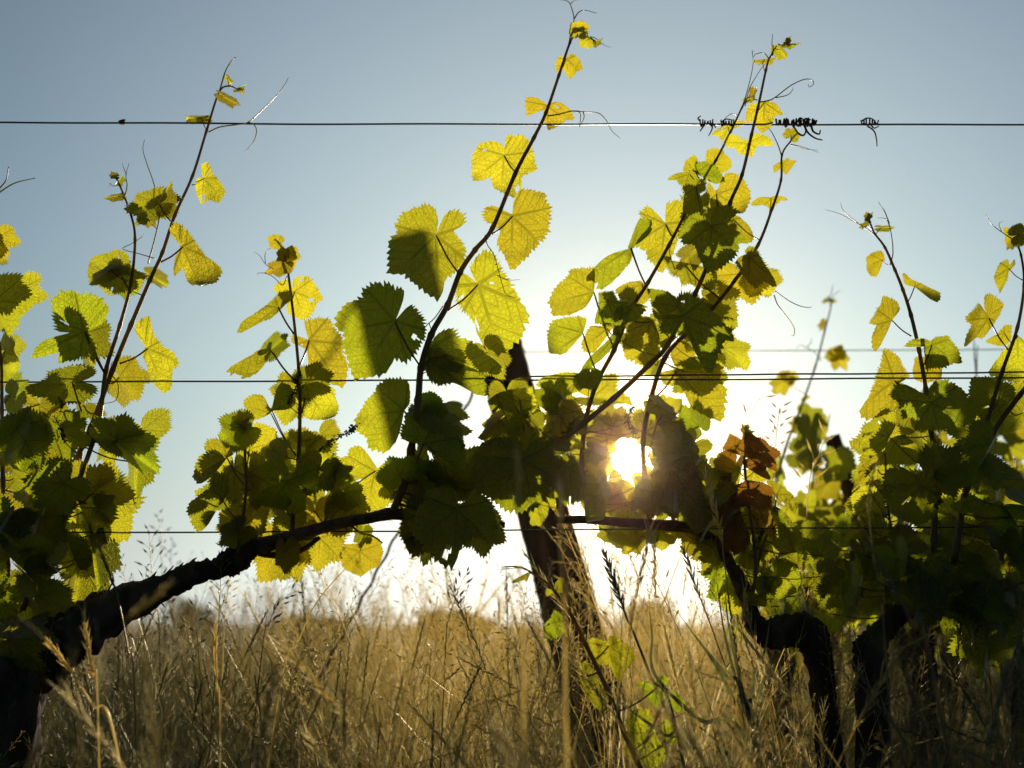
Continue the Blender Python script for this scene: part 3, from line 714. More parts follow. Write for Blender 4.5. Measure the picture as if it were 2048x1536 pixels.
fill([A1, A2, A3, A4], [(-40, 820), (60, 830), (120, 860), (130, 980), (110, 1150), (60, 1240), (-40, 1250)], 10, (-0.12, -0.04), (75, 115), 12, (0, .12), mind=60)

# ------------------------------------------------------------------ left vine, low bushy shoots
B1 = Shoot(vl, [(582, 1075), (590, 990), (597, 920), (600, 820), (598, 750), (592, 680), (582, 590), (574, 530), (570, 505), (562, 488), (555, 483)], -0.005, .0034, .0009, seed=11)
B2 = Shoot(vl, [(476, 1108), (482, 1060), (492, 980), (490, 910), (487, 865), (484, 845)], -0.02, .0028, .001, seed=12)
B3 = Shoot(vl, [(640, 1062), (655, 1030), (668, 985), (665, 930), (672, 905)], 0.05, .0024, .001, seed=13)
B4 = Shoot(vl, [(700, 1050), (720, 1064), (745, 1072), (765, 1086)], 0.0, .0018, .001, seed=14)
B1.leaf((556, 484), (535, 478), S=24, tint=1, wl=.9, wr=.9); B1.leaf((577, 508), (588, 534), S=32, tint=1, wl=.9, wr=.7); B1.leaf((577, 508), (597, 500), S=26, tint=1, wl=.8, wr=.8)
B1.leaf((566, 527), (536, 548), S=46, tint=1, wl=.6, wr=.55, node=(573, 548)); B1.leaf((568, 512), (556, 508), S=24, tint=.9, wl=.8)
B1.tendril([(574, 552), (565, 570), (548, 555), (532, 547), (517, 546), (515, 549)], .0006)
B1.tendril([(560, 545), (533, 530), (520, 512), (508, 503)], .0005); B1.tendril([(531, 528), (530, 510), (536, 499), (542, 497)], .0005)
B1.leaf((541, 700), (582, 668), S=58, tint=.12, wl=.6, wr=.4, node=(590, 762), dY=-.03)
B1.leaf((613, 765), (670, 745), S=62, tint=.05, wl=.8, wr=.8, dY=-.01, node=(600, 780))
B1.leaf((590, 790), (570, 745), S=64, tint=.55, wl=.9, wr=.8, dY=.03); B1.leaf((585, 800), (570, 850), S=52, tint=.5, dY=.03)
B1.buds([(597, 828), (578, 808), (590, 780), (600, 745)], -.015, 7, 60, 2.1)
B1.buds([(598, 912), (630, 905), (665, 882), (700, 862), (712, 850)], -.01, 9, 100, 2.1)
B1.leaf((600, 905), (688, 938), S=95, tint=.5, wl=.6, wr=.75, dY=.03); B1.leaf((602, 900), (615, 850), S=72, tint=.5, wl=.7, wr=.8, dY=.04); B1.leaf((640, 870), (660, 900), S=58, tint=.45, dY=.04)
B1.leaf((640, 935), (620, 985), S=68, tint=.02, wl=.9, dY=-.04); B1.leaf((670, 945), (705, 960), S=55, tint=.05, wl=.6, dY=-.03)
B2.leaf((484, 845), (462, 832), S=26, tint=1); B2.leaf((487, 858), (440, 880), S=74, tint=.02, wl=.7, wr=.8, dY=-.02); B2.leaf((480, 850), (510, 842), S=40, tint=.1, wl=.4, wr=.5, dY=-.02)
B2.leaf((468, 935), (475, 1010), S=84, tint=.6, wl=.7, wr=.9, dY=.03); B2.leaf((500, 945), (520, 1020), S=80, tint=.4, wl=.8, wr=.7, dY=.03)
B2.leaf((478, 1060), (440, 1090), S=52, tint=.1, wl=.8, wr=.8, dY=-.01); B2.leaf((480, 1040), (445, 1020), S=62, tint=.75, wl=.9, wr=.8, dY=.03); B2.leaf((500, 1040), (540, 1060), S=70, tint=.6, dY=.04)
B1.leaf((560, 1095), (520, 1160), S=84, tint=.72, wl=.9, wr=.9, dY=.04); B1.leaf((575, 1100), (600, 1160), S=75, tint=.7, wl=.8, wr=.5, dY=.03); B1.leaf((640, 1075), (640, 1145), S=78, tint=.7, wl=.9, wr=.85, dY=.03)
B1.leaf((570, 1100), (572, 1148), S=50, tint=.05, wl=.7, wr=.7, dY=-.02); B1.leaf((590, 1060), (530, 1080), S=60, tint=.1, dY=.02)
B4.leaf((725, 1065), (722, 1095), S=36, tint=.02, wl=.7, wr=.7, dY=-.01, lobes=1.4)
B3.leaf((690, 1010), (740, 1040), S=52, tint=.1, dY=-.01); B3.leaf((705, 1020), (680, 1070), S=60, tint=.65, dY=.03); B3.leaf((690, 985), (725, 1010), S=48, tint=.02, dY=-.02)
B1.hero((775,545),(860,780),KC,[(765,520),(750,460),(800,415),(890,420),(940,480),(1005,600),(950,640),(930,720),(860,780),(790,760),(740,740),(700,690),(720,650),(640,560),(600,540),(620,480),(680,440),(730,460),(760,530)], node=(582,605), tint=.95, dY=.01, tilt=(.1,.1))
B1.hero((640,672),(318,940),KC,[(700,640),(750,600),(720,520),(640,540),(540,650),(450,730),(350,800),(318,945),(400,820),(500,800),(580,770),(640,710)], node=(588,668), tint=.3, dY=-.02, fold=1.0)
B1.hero((575,1010),(130,1185),KC,[(600,960),(560,960),(545,1020),(460,1020),(400,1080),(260,1130),(130,1185),(210,1200),(220,1255),(330,1260),(440,1220),(520,1130),(600,1040)], node=(590,762), tint=.3, dY=-.02, fold=.8)
B1.hero((895,945),(1190,1340),KC,[(900,900),(845,820),(840,780),(980,750),(1060,765),(1080,820),(1160,920),(1170,1030),(1210,1130),(1220,1200),(1190,1340),(1120,1310),(900,1250),(890,1150),(880,1020),(740,960),(740,900),(790,900),(880,940)], node=(597,735), tint=.62, dY=.02, tilt=(.1,.2))
B1.hero((895,95),(1080,370),KD,[(930,70),(1000,50),(1090,90),(1110,180),(1135,230),(1110,310),(1080,380),(1020,330),(930,310),(890,290),(875,180)], node=(604,825), tint=.6, dY=.02, tilt=(.1,.1))
B1.hero((655,262),(465,200),KD,[(655,230),(600,180),(600,140),(520,130),(465,170),(460,210),(500,250),(440,310),(560,310),(620,270)], node=(592,912), tint=.5, dY=0)
B1.hero((660,240),(740,40),KD,[(640,260),(690,150),(690,40),(780,70),(815,170),(770,240),(700,225),(560,320)], node=(592,912), tint=.05, dY=-.02)
B1.hero((770,722),(800,960),KD,[(770,700),(780,650),(740,550),(700,560),(640,590),(550,640),(640,660),(640,720),(740,740),(740,790),(600,810),(530,810),(550,900),(700,930),(800,970),(870,930),(880,860),(870,810),(920,850),(975,760),(970,640),(900,590),(870,600),(830,680),(785,715)], tint=0, dY=-.07)
B3.hero((1370,655),(1300,935),KD,[(1370,620),(1320,540),(1260,470),(1190,500),(1190,550),(1120,560),(1150,600),(1100,690),(1180,760),(1200,860),(1320,935),(1430,920),(1480,860),(1520,760),(1470,650),(1420,600),(1385,640)], node=(668,985), tint=.62, dY=.0, tilt=(.05,.1))
B4.hero((1262,1200),(1270,1380),KD,[(1262,1150),(1150,1150),(1130,1230),(1150,1310),(1200,1340),(1270,1380),(1330,1330),(1400,1300),(1430,1200),(1400,1110),(1320,1095),(1290,1150)], tint=.75, dY=.02, tilt=(.05,.1))
B2.hero((355,565),(95,710),KD,[(330,540),(400,545),(395,460),(300,430),(220,440),(190,490),(210,530),(150,560),(95,700),(150,750),(230,720),(300,640),(340,590)], node=(488,970), tint=.35)
B2.hero((318,843),(185,1055),KD,[(330,870),(370,790),(340,670),(250,680),(240,760),(110,870),(100,920),(140,1010),(185,1060),(250,1030),(250,960),(300,900)], node=(482,1050), tint=.2)
B2.hero((508,505),(740,440),KD,[(490,490),(460,460),(480,370),(560,320),(690,370),(700,440),(745,510),(640,560),(560,590),(510,560),(420,480)], node=(490,950), tint=.75, dY=.02, tilt=(.1,0))
fill([B1, B2, B3], [(455, 960), (560, 900), (640, 940), (700, 1000), (760, 1020), (640, 1060), (480, 1090), (440, 1040)], 13, (0.02, 0.10), (50, 78), 21, (.3, .8), mind=30)
fill([B1], [(530, 880), (640, 900), (660, 1000), (560, 1040), (520, 980)], 2, (-0.07, -0.03), (55, 75), 22, (0, .1), mind=40)

# ------------------------------------------------------------------ left vine, the tall slanting shoot
C1 = Shoot(vl, [(783, 1030), (805, 975), (822, 900), (836, 800), (842, 735), (862, 670), (895, 610), (920, 545), (950, 500), (985, 456), (1030, 348), (1068, 275), (1092, 225), (1118, 150), (1140, 85), (1153, 68), (1170, 74), (1190, 82)], -0.005, .0058, .0009, seed=21)
C1.leaf((1157, 62), (1164, 38), S=28, tint=.95, wl=1, wr=1); C1.leaf((1156, 68), (1178, 66), S=22, tint=.8, wl=.6, wr=.4); C1.leaf((1174, 80), (1175, 101), S=24, tint=.9, wl=.8, wr=.9); C1.leaf((1188, 82), (1196, 92), S=16, tint=.7); C1.leaf((1192, 84), (1204, 80), S=18, tint=.7, wl=.5)
C1.tendril([(1136, 98), (1142, 65), (1148, 38), (1141, 10), (1134, 2), (1122, 0)], .001); C1.tendril([(1148, 38), (1158, 24), (1172, 21), (1195, 27)], .0009); C1.tendril([(1141, 8), (1146, 3), (1158, -1)], .0006)
C1.tendril([(1172, 72), (1190, 76), (1208, 90), (1223, 95)], .0006); C1.tendril([(1184, 78), (1192, 95), (1186, 92)], .0005)
C1.tendril([(1095, 232), (1120, 228), (1145, 222), (1170, 224), (1196, 226), (1212, 240), (1224, 262), (1240, 276)], .0009); C1.tendril([(1166, 223), (1168, 235), (1159, 254)], .0008); C1.tendril([(1146, 223), (1160, 226), (1160, 248), (1158, 253)], .0007)
C1.tendril([(970, 470), (975, 490), (988, 510), (998, 545), (1010, 585), (1024, 594), (1032, 595)], .0007, dY=-.02); C1.tendril([(994, 550), (1015, 560), (1040, 559)], .0006)
C1.tendril([(886, 612), (870, 635), (856, 648), (848, 656), (836, 656), (830, 644), (838, 634), (844, 640)], .0007, dY=-.01); C1.tendril([(858, 646), (864, 665), (862, 680), (855, 692)], .0006)
C1.leaf((895, 720), (880, 770), S=62, tint=.2, dY=.01)
C1.leaf((975, 705), (1006, 760), S=66, tint=.3, wl=.8, wr=.7, dY=.02, node=(848, 725)); C1.leaf((845, 840), (870, 910), S=78, tint=.2, wl=.8, wr=.5, dY=.02)
C1.leaf((865, 870), (935, 900), S=80, tint=.02, wl=.6, wr=.3, dY=-.03)
C1.leaf((842, 960), (880, 920), S=72, tint=.1, dY=.02); C1.leaf((800, 950), (780, 910), S=60, tint=.03, dY=-.02)
C1.tendril([(838, 752), (860, 742), (872, 760), (884, 752), (878, 740), (866, 748), (862, 765)], .0007, dY=-.02)
# dark leaves hanging low beside the post
C1.leaf((850, 1030), (830, 1110), S=88, tint=.02, wl=.7, wr=.75, dY=-.04); C1.leaf((850, 1050), (850, 1128), S=80, tint=.6, wl=.7, wr=.7, dY=.03)
C1.leaf((960, 1050), (970, 1110), S=76, tint=.25, wl=.8, wr=.8, dY=.02); C1.leaf((900, 960), (935, 920), S=80, tint=.15, dY=.03); C1.leaf((925, 945), (960, 1000), S=80, tint=.2, dY=.04)
C1.leaf((815, 985), (850, 1010), S=60, tint=.6, dY=.03); C1.leaf((880, 960), (860, 990), S=60, tint=.1, dY=.02)
C1.hero((930,412),(955,870),K4,[(930,395),(945,300),(920,220),(860,190),(760,230),(690,270),(640,340),(665,390),(605,450),(600,560),(600,680),(735,685),(750,720),(850,800),(960,870),(990,790),(985,720),(1065,670),(1120,600),(1138,515),(1085,430),(1045,380),(1130,330),(1130,280),(1065,225),(990,260),(955,330),(945,405)], node=(918,548), tint=.38, dY=.01, tilt=(.1,.15))
C1.hero((648,998),(400,1400),K4,[(650,960),(690,900),(722,830),(690,760),(660,770),(600,730),(470,740),(420,780),(425,830),(300,880),(220,980),(230,1040),(300,1080),(280,1140),(320,1230),(370,1400),(450,1385),(590,1360),(650,1245),(725,1290),(800,1200),(855,1100),(845,970),(800,910),(745,880),(700,930),(660,990)], node=(842,735), tint=.18, dY=-.01, tilt=(.1,.1))
C1.hero((1215,748),(1380,1255),K4,[(1215,700),(1180,670),(1150,640),(1200,560),(1255,495),(1320,530),(1370,620),(1440,740),(1520,880),(1560,940),(1555,1010),(1520,1090),(1490,1140),(1420,1200),(1380,1258),(1300,1200),(1240,1150),(1210,1100),(1200,1030),(1150,960),(1060,870),(1060,800),(1050,700),(1130,665),(1195,745)], node=(896,620), tint=.48, dY=.015, tilt=(-.2,.1))
C1.hero((1452,280),(1440,680),K4,[(1465,250),(1470,200),(1455,180),(1490,95),(1560,80),(1690,100),(1685,170),(1720,210),(1720,290),(1690,400),(1610,500),(1520,590),(1440,675),(1415,600),(1380,520),(1335,490),(1370,380),(1300,330),(1245,310),(1250,230),(1300,200),(1350,220),(1440,265)], node=(985,468), tint=.62, dY=.01, tilt=(.1,.1))
C1.hero((1008,311),(1003,388),(0,0,1),[(1005,288),(990,280),(962,280),(945,300),(940,362),(965,362),(980,352),(985,378),(1003,388),(1030,398),(1045,385),(1043,350),(1075,335),(1070,310),(1060,275),(1035,262),(1012,270),(1008,300)], node=(1031,345), tint=.85, dY=.01, tilt=(.1,.1))
C1.hero((130,618),(140,770),K6,[(120,605),(80,575),(10,560),(0,590),(5,690),(50,660),(85,655),(110,640),(105,700),(140,770),(190,745),(240,700),(300,700),(270,640),(220,600),(170,592),(140,608)], node=(1092,228), tint=.97, dY=.006)
C1.hero((240,345),(262,470),K6,[(235,335),(200,325),(175,365),(185,420),(225,405),(262,470),(310,410),(345,385),(320,330),(290,308),(262,310),(248,335)], node=(1126,134), tint=1, dY=.006)
C1.hero((880,1180),(1395,1370),K4,[(890,1150),(930,1090),(1000,1050),(1060,1045),(1090,1110),(1180,1140),(1230,1190),(1320,1260),(1395,1310),(1390,1365),(1300,1370),(1180,1330),(1070,1360),(950,1300),(900,1230)], node=(848,725), tint=.4, dY=.012)
C1.hero((870,1260),(1280,1536),K4,[(870,1200),(950,1180),(1080,1290),(1250,1340),(1280,1420),(1290,1536),(1180,1500),(1080,1400),(1000,1440),(900,1420),(860,1350)], node=(840,750), tint=.05, dY=-.02)
C1.hero((710,415),(375,450),K5,[(715,390),(750,370),(755,300),(750,220),(700,190),(600,185),(510,230),(515,280),(450,340),(405,410),(370,470),(400,560),(470,590),(475,680),(600,700),(680,600),(690,500),(700,430)], node=(832,850), tint=.4, dY=0, tilt=(.1,.1))
C1.hero((805,440),(1020,460),K5,[(800,400),(790,300),(900,280),(960,320),(1020,430),(970,480),(985,550),(900,590),(810,560)], node=(842,826), tint=.15, dY=.02)
C1.hero((845,635),(1165,890),K5,[(720,410),(770,470),(830,540),(900,570),(1080,580),(1140,650),(1160,740),(1165,890),(1080,820),(1000,730),(900,660),(845,650),(700,620),(670,560),(700,500)], node=(818,950), tint=0, dY=-.05, fold=.5)
C1.hero((1075,1080),(1050,1480),K5,[(1075,1040),(1080,990),(1030,940),(960,935),(880,960),(840,1040),(800,1090),(770,1150),(760,1250),(860,1350),(920,1420),(1000,1470),(1080,1470),(1080,1380),(1130,1310),(1210,1270),(1320,1335),(1370,1280),(1370,1200),(1330,1080),(1270,1000),(1220,955),(1160,1010),(1100,1070)], node=(800,1010), tint=0, dY=-.09, tilt=(.1,.3))
C1.hero((770,1130),(740,1420),K5,[(740,1080),(710,1110),(720,1180),(690,1310),(740,1420),(840,1415),(860,1350),(800,1100)], node=(800,1010), tint=.05, dY=-.06)
C1.leaf((845, 840), (870, 910), S=78, tint=.2, wl=.8, wr=.5, dY=.03)
fill([C1], [(800, 900), (960, 860), (1000, 1000), (940, 1060), (830, 1050), (790, 980)], 6, (0.03, 0.10), (65, 90), 31, (.15, .6), mind=36)

SUNSPOT = [(1255, 925, 8)]
# ------------------------------------------------------------------ middle vine: the tall tangle left of the bent head
D1 = Shoot(vr, [(1062, 935), (1115, 888), (1165, 848), (1226, 798), (1300, 728), (1335, 690), (1390, 588), (1425, 505), (1460, 406), (1484, 350), (1503, 270), (1516, 215), (1532, 140), (1538, 118), (1552, 98), (1572, 88)], -0.02, .0046, .0009, seed=31)
D2 = Shoot(vr, [(1176, 1040), (1172, 990), (1163, 930), (1172, 840), (1192, 770), (1228, 700), (1262, 620), (1296, 565), (1338, 490), (1372, 425), (1405, 365), (1432, 320), (1462, 262), (1484, 215), (1496, 198), (1515, 200)], 0.005, .0042, .0009, seed=32)
D3 = Shoot(vr, [(1300, 1048), (1290, 960), (1286, 885), (1300, 805), (1330, 715), (1380, 660), (1424, 618), (1470, 560), (1516, 490), (1545, 415), (1562, 360), (1564, 310), (1580, 284), (1594, 272)], 0.02, .0044, .0009, seed=33)
D4 = Shoot(vr, [(1350, 1052), (1330, 980), (1318, 920), (1312, 870)], 0.04, .003, .0012, seed=34)
# feet of the shoots
D1.tendril([(1545, 112), (1544, 90), (1545, 68)], .0009); D1.tendril([(1538, 118), (1528, 106), (1512, 108), (1506, 114), (1505, 100)], .0007)
D1.hero((1390,365),(1320,352),K6,[(1380,350),(1315,352),(1370,382),(1400,370),(1440,385),(1468,342),(1420,345)], tint=.9, dY=-.004, node=(1530,145))
D1.leaf((1560, 98), (1575, 121), S=26, tint=.7, wl=.6, wr=.7); D1.leaf((1574, 88), (1590, 94), S=18, tint=.6); D1.leaf((1574, 86), (1580, 74), S=16, tint=.8); D1.leaf((1582, 88), (1602, 86), S=20, tint=.6, wl=.4, wr=.4)
D1.tendril([(1516, 205), (1545, 198), (1580, 172), (1608, 159), (1624, 160), (1627, 168), (1619, 174), (1616, 168)], .0009); D1.tendril([(1550, 196), (1575, 190), (1585, 180), (1586, 175)], .0007)
D2.tendril([(1490, 212), (1500, 175), (1524, 135), (1534, 125)], .0007, dY=.01); D2.tendril([(1484, 215), (1495, 180), (1506, 130), (1504, 102)], .0008)
D2.leaf((1505, 190), (1508, 173), S=22, tint=1, wl=.9, wr=.9); D2.leaf((1500, 198), (1484, 200), S=14, tint=.8)
D2.tendril([(1475, 230), (1462, 228), (1448, 240), (1440, 262)], .0006)
D1.hero((1400,600),(1395,770),K6,[(1390,590),(1310,610),(1295,650),(1300,720),(1340,700),(1360,740),(1400,775),(1440,740),(1460,680),(1500,690),(1470,630),(1440,600),(1410,590)], node=(1512,225), tint=1, dY=.006)
D1.hero((1305,838),(1325,925),K6,[(1300,820),(1250,790),(1180,775),(1165,830),(1190,870),(1225,860),(1240,900),(1325,925),(1350,870),(1380,840),(1450,870),(1440,810),(1390,775),(1330,780),(1310,820)], node=(1494,300), tint=.9, dY=.006)
D2.hero((1190,745),(1160,825),K6,[(1200,720),(1130,750),(1080,790),(1120,790),(1160,825),(1190,770),(1250,740),(1300,710),(1250,705)], tint=.95, dY=.01)
D2.hero((1105,960),(1200,880),K6,[(1060,880),(1055,950),(1080,960),(1110,1030),(1170,1010),(1210,980),(1195,930),(1150,880),(1100,868)], tint=.9, dY=.015)
D2.hero((985,1000),(925,1000),K6,[(1010,940),(985,910),(930,950),(920,1005),(960,1015),(1000,990)], tint=.85, dY=.02)
D2.hero((965,1020),(808,1075),K6,[(975,1000),(900,1015),(850,1030),(808,1078),(870,1040),(900,1080),(950,1095),(1000,1050),(1040,1060),(1070,1110),(1040,1060),(1010,1010)], tint=.45, dY=-.01)
D2.hero((1000,1010),(1175,1060),K6,[(980,1000),(1000,945),(1060,945),(1110,975),(1150,1030),(1180,1060),(1110,1080),(1040,1040)], tint=.05, dY=-.02)
D1.hero((1000,1090),(1000,1260),K6,[(950,1060),(1000,1040),(1070,1050),(1060,1110),(1000,1150),(1060,1220),(1010,1240),(960,1260),(920,1240),(930,1150),(915,1100)], tint=.2, dY=-.02, node=(1420,505))
D1.hero((1120,1135),(1325,1250),K6,[(1110,1110),(1075,1050),(1060,1120),(990,1185),(1060,1210),(1090,1310),(1150,1260),(1220,1250),(1330,1248),(1330,1150),(1300,1060),(1240,1010),(1180,1000),(1150,1050),(1135,1110)], node=(1440,450), tint=.72, dY=.02, tilt=(.1,.1))
D3.hero((1505,955),(1525,1025),K6,[(1500,940),(1450,970),(1455,1015),(1490,990),(1525,1028),(1560,980),(1588,942),(1550,940),(1540,922),(1515,935)], tint=.85, dY=.005)
D3.hero((1440,1160),(1450,1225),K6,[(1430,1155),(1370,1150),(1330,1180),(1330,1200),(1400,1195),(1445,1225),(1480,1190),(1510,1165),(1558,1178),(1530,1150),(1480,1142)], tint=.8, dY=.005, node=(1538,430))
D3.leaf((1582, 272), (1588, 260), S=24, tint=.95); D3.tendril([(1564, 315), (1556, 290), (1542, 262), (1530, 250)], .0009, dY=.01); D3.tendril([(1580, 288), (1605, 294), (1638, 305)], .0006); D3.tendril([(1582, 289), (1612, 298), (1636, 300)], .0005)
D3.tendril([(1548, 590), (1556, 610), (1575, 635), (1588, 655), (1588, 670), (1583, 671)], .0008, dY=-.02); D3.tendril([(1550, 582), (1575, 600), (1600, 612), (1618, 615), (1623, 613)], .0008, dY=-.02)
D2.hero((960,335),(910,680),K7,[(950,320),(900,260),(850,205),(770,255),(800,300),(860,310),(840,400),(770,460),(745,495),(820,520),(830,570),(900,620),(905,680),(960,650),(1000,560),(1050,430),(1080,380),(1130,290),(1085,170),(1040,165),(960,190),(970,260),(975,325)], node=(1346,475), tint=.6, dY=.01, tilt=(.1,.1))
D1.hero((1270,345),(1235,690),K7,[(1255,330),(1230,280),(1170,265),(1120,290),(1060,340),(1035,430),(1080,480),(1150,480),(1160,560),(1200,640),(1235,690),(1330,640),(1440,560),(1470,500),(1450,450),(1545,480),(1490,400),(1400,350),(1380,320),(1470,250),(1400,200),(1340,195),(1275,240),(1280,330)], node=(1420,520), tint=0, dY=-.04, tilt=(.1,.35))
D2.hero((470,800),(150,885),K7,[(475,760),(490,620),(400,625),(305,635),(300,680),(210,760),(150,885),(190,920),(160,960),(300,960),(420,900),(460,830)], node=(1228,700), tint=.55, dY=.01, tilt=(.1,.1))
D2.hero((395,1080),(110,1265),K7,[(390,1060),(430,980),(350,960),(180,990),(150,1050),(110,1270),(190,1220),(270,1240),(330,1150),(385,1100)], node=(1200,760), tint=.35, dY=.0)
D2.hero((725,500),(430,690),K7,[(740,540),(730,580),(640,690),(570,750),(540,790),(490,740),(480,690),(425,750),(430,680),(520,580),(600,525),(690,510),(735,505)], node=(1292,572), tint=.25, dY=-.02)
D2.hero((722,505),(800,300),K7,[(700,500),(760,330),(780,290),(860,310),(860,400),(800,440),(740,500)], node=(1292,572), tint=.05, dY=-.02)
D2.hero((800,745),(620,810),K7,[(810,740),(790,720),(700,730),(610,780),(640,840),(640,910),(720,880),(800,890),(850,850),(840,760)], tint=.6, dY=.01)
D1.hero((1075,965),(1235,1390),K7,[(1060,930),(1030,850),(1060,800),(1130,790),(1190,840),(1290,950),(1380,1060),(1420,1165),(1330,1120),(1330,1200),(1290,1240),(1280,1330),(1210,1390),(1190,1240),(1120,1090),(1040,1100),(900,1080),(930,980),(1000,945),(1050,955)], node=(1380,600), tint=0, dY=-.06, tilt=(.1,.3))
D3.hero((1525,555),(1720,750),K7,[(1530,530),(1500,520),(1530,480),(1580,490),(1640,620),(1720,740),(1700,800),(1640,720),(1560,790),(1480,700),(1430,600),(1460,560)], tint=.3, dY=-.01)
D3.leaf((1482, 548), (1500, 612), S=78, tint=.85, wl=1, wr=1, dY=.03); D3.leaf((1520, 560), (1535, 595), S=60, tint=.8, dY=.03)
D3.hero((1420,300),(1570,420),K7,[(1400,280),(1380,340),(1440,350),(1480,440),(1560,460),(1580,400),(1530,330),(1470,280),(1430,270)], tint=.6, dY=.03)
D3.hero((1080,600),(1380,700),K7,[(1060,600),(1010,600),(930,560),(970,620),(1000,680),(1060,700),(1070,760),(1130,740),(1250,790),(1330,800),(1390,740),(1330,650),(1200,620)], tint=.25, dY=.02)
D1.hero((1040,900),(840,860),K7,[(1060,850),(980,790),(830,770),(850,850),(870,930),(900,1000),(990,960)], tint=.02, dY=-.04)
D3.hero((1290,960),(1470,1030),K7,[(1290,940),(1370,970),(1450,975),(1470,1030),(1400,1080),(1340,1070),(1300,1000)], tint=.4, dY=-.0)
D3.hero((1200,870),(1370,900),K7,[(1200,840),(1280,790),(1350,880),(1360,960),(1290,950),(1240,900)], tint=.7, dY=.03)
D2.hero((860,1000),(760,1300),K7,[(850,970),(780,970),(700,1030),(665,1150),(680,1250),(790,1300),(870,1300),(930,1200),(920,1100),(880,990)], tint=.6, dY=.03, tilt=(.1,.1))
D2.hero((560,860),(480,1020),K7,[(500,800),(600,790),(640,870),(720,890),(840,890),(800,950),(740,1010),(640,1000),(560,1030),(470,1010),(500,900)], tint=.03, dY=-.03)
D2.hero((560,1050),(400,1180),K7,[(600,1040),(560,1030),(440,1030),(380,1150),(400,1200),(470,1220),(540,1130)], tint=.6, dY=.02)
D2.hero((640,1080),(420,1320),K7,[(620,900),(740,880),(700,1000),(640,1120),(560,1230),(440,1330),(380,1350),(420,1260),(540,1170),(600,1080)], tint=.0, dY=-.05)
D2.hero((1000,1250),(1170,1130),K7,[(980,1200),(1100,1120),(1160,1180),(1170,1260),(1100,1290),(1020,1310)], tint=.6, dY=.03)
D3.hero((1035,1340),(1350,1690),K7,[(1000,1330),(910,1350),(930,1430),(1050,1450),(1110,1500),(1120,1590),(1180,1620),(1350,1700),(1370,1560),(1380,1450),(1330,1400),(1350,1300),(1280,1280),(1180,1290),(1080,1320)], node=(1305, 800), tint=.52, dY=.02, tilt=(.1,.1))
D3.hero((1180,1270),(1080,1300),K7,[(1130,1240),(1200,1240),(1290,1270),(1200,1330),(1100,1330),(1070,1300)], tint=.03, dY=-.01)
D2.hero((380,1390),(70,1440),K7,[(380,1350),(250,1345),(90,1390),(70,1450),(180,1460),(280,1510),(380,1480),(420,1420)], node=(1190,775), tint=.45, dY=-.01)
D2.hero((440,1380),(540,1400),K7,[(380,1330),(440,1300),(530,1340),(545,1420),(460,1470),(370,1450),(345,1390)], node=(1172, 840), tint=.0, dY=-.05)
D3.hero((900,500),(1140,740),K8,[(890,450),(1000,440),(1090,470),(1120,560),(1200,620),(1250,690),(1150,650),(1140,740),(1070,660),(1000,570),(920,510)], node=(1290, 930), tint=.0, dY=-.04)
D3.hero((940,420),(1090,330),K8,[(880,440),(870,350),(940,300),(1030,330),(1110,330),(1090,430),(1000,450)], tint=.6, dY=.02)
D4.hero((1000,800),(1200,1100),K8,[(900,720),(1000,690),(1150,740),(1200,820),(1210,950),(1240,1100),(1190,1180),(1000,1150),(880,1060),(850,930),(870,800)], tint=.0, dY=-.08, tilt=(0,.2))
D4.hero((730,1200),(700,1350),K8,[(540,1210),(560,1290),(640,1320),(730,1350),(830,1300),(820,1220),(760,1190)], tint=.7, dY=.03)
D4.hero((920,1230),(930,1370),K8,[(870,1220),(850,1290),(880,1340),(930,1370),(1000,1330),(1050,1290),(1110,1260),(1060,1210),(960,1190)], tint=.7, dY=.03)
D4.hero((870,1230),(880,1330),K8,[(820,1230),(820,1290),(870,1335),(920,1310),(930,1240),(880,1200)], tint=.02, dY=-.01)
D2.hero((1525,745),(1600,1100),K5,[(1520,700),(1510,630),(1430,590),(1300,600),(1200,640),(1155,720),(1160,850),(1180,950),(1270,980),(1300,1010),(1390,1090),(1480,1110),(1600,1090),(1700,990),(1740,860),(1750,720),(1860,690),(1850,600),(1700,590),(1560,630),(1540,700)], node=(1115, 888), tint=0, dY=-.08, tilt=(.1,.3))
D2.hero((300,800),(330,1050),K8,[(260,700),(340,720),(370,800),(380,900),(370,1000),(350,1040),(260,1050),(210,960),(190,850),(230,760)], tint=.0, dY=-.07)
D2.hero((480,1000),(480,1230),K8,[(450,960),(530,1000),(550,1100),(540,1200),(480,1240),(420,1200),(410,1090),(430,1010)], tint=.02, dY=-.04)
D2.hero((1620,1050),(1640,1210),K5,[(1640,1020),(1700,1050),(1690,1120),(1640,1200),(1570,1190),(1560,1120),(1590,1060)], tint=.5, dY=.02)
D2.hero((1720,960),(1750,1110),K5,[(1680,930),(1730,950),(1740,1010),(1755,1060),(1735,1115),(1700,1050),(1680,1000)], tint=.55, dY=.02)
D1.hero((1500,340),(1400,560),K5,[(1450,270),(1580,250),(1620,340),(1620,400),(1500,520),(1380,580),(1260,590),(1290,480),(1350,400)], tint=.55, dY=.03, node=(1062,935))
D1.hero((1540,440),(1410,560),K5,[(1630,370),(1520,410),(1430,470),(1390,540),(1420,590),(1480,590),(1530,480)], tint=.1, dY=-.02, node=(1115,888))
D2.hero((1700,330),(1730,430),K5,[(1600,270),(1700,250),(1790,320),(1750,400),(1680,420),(1620,370)], tint=.03, dY=-.01)
D2.hero((1760,440),(1790,570),K5,[(1700,400),(1770,380),(1830,440),(1820,500),(1790,560),(1700,540),(1680,460)], tint=.35, dY=.01)
D1.hero((1340,300),(1370,430),K5,[(1280,340),(1390,290),(1440,260),(1470,350),(1465,440),(1380,400),(1300,410)], tint=.05, dY=0, node=(1062,935))
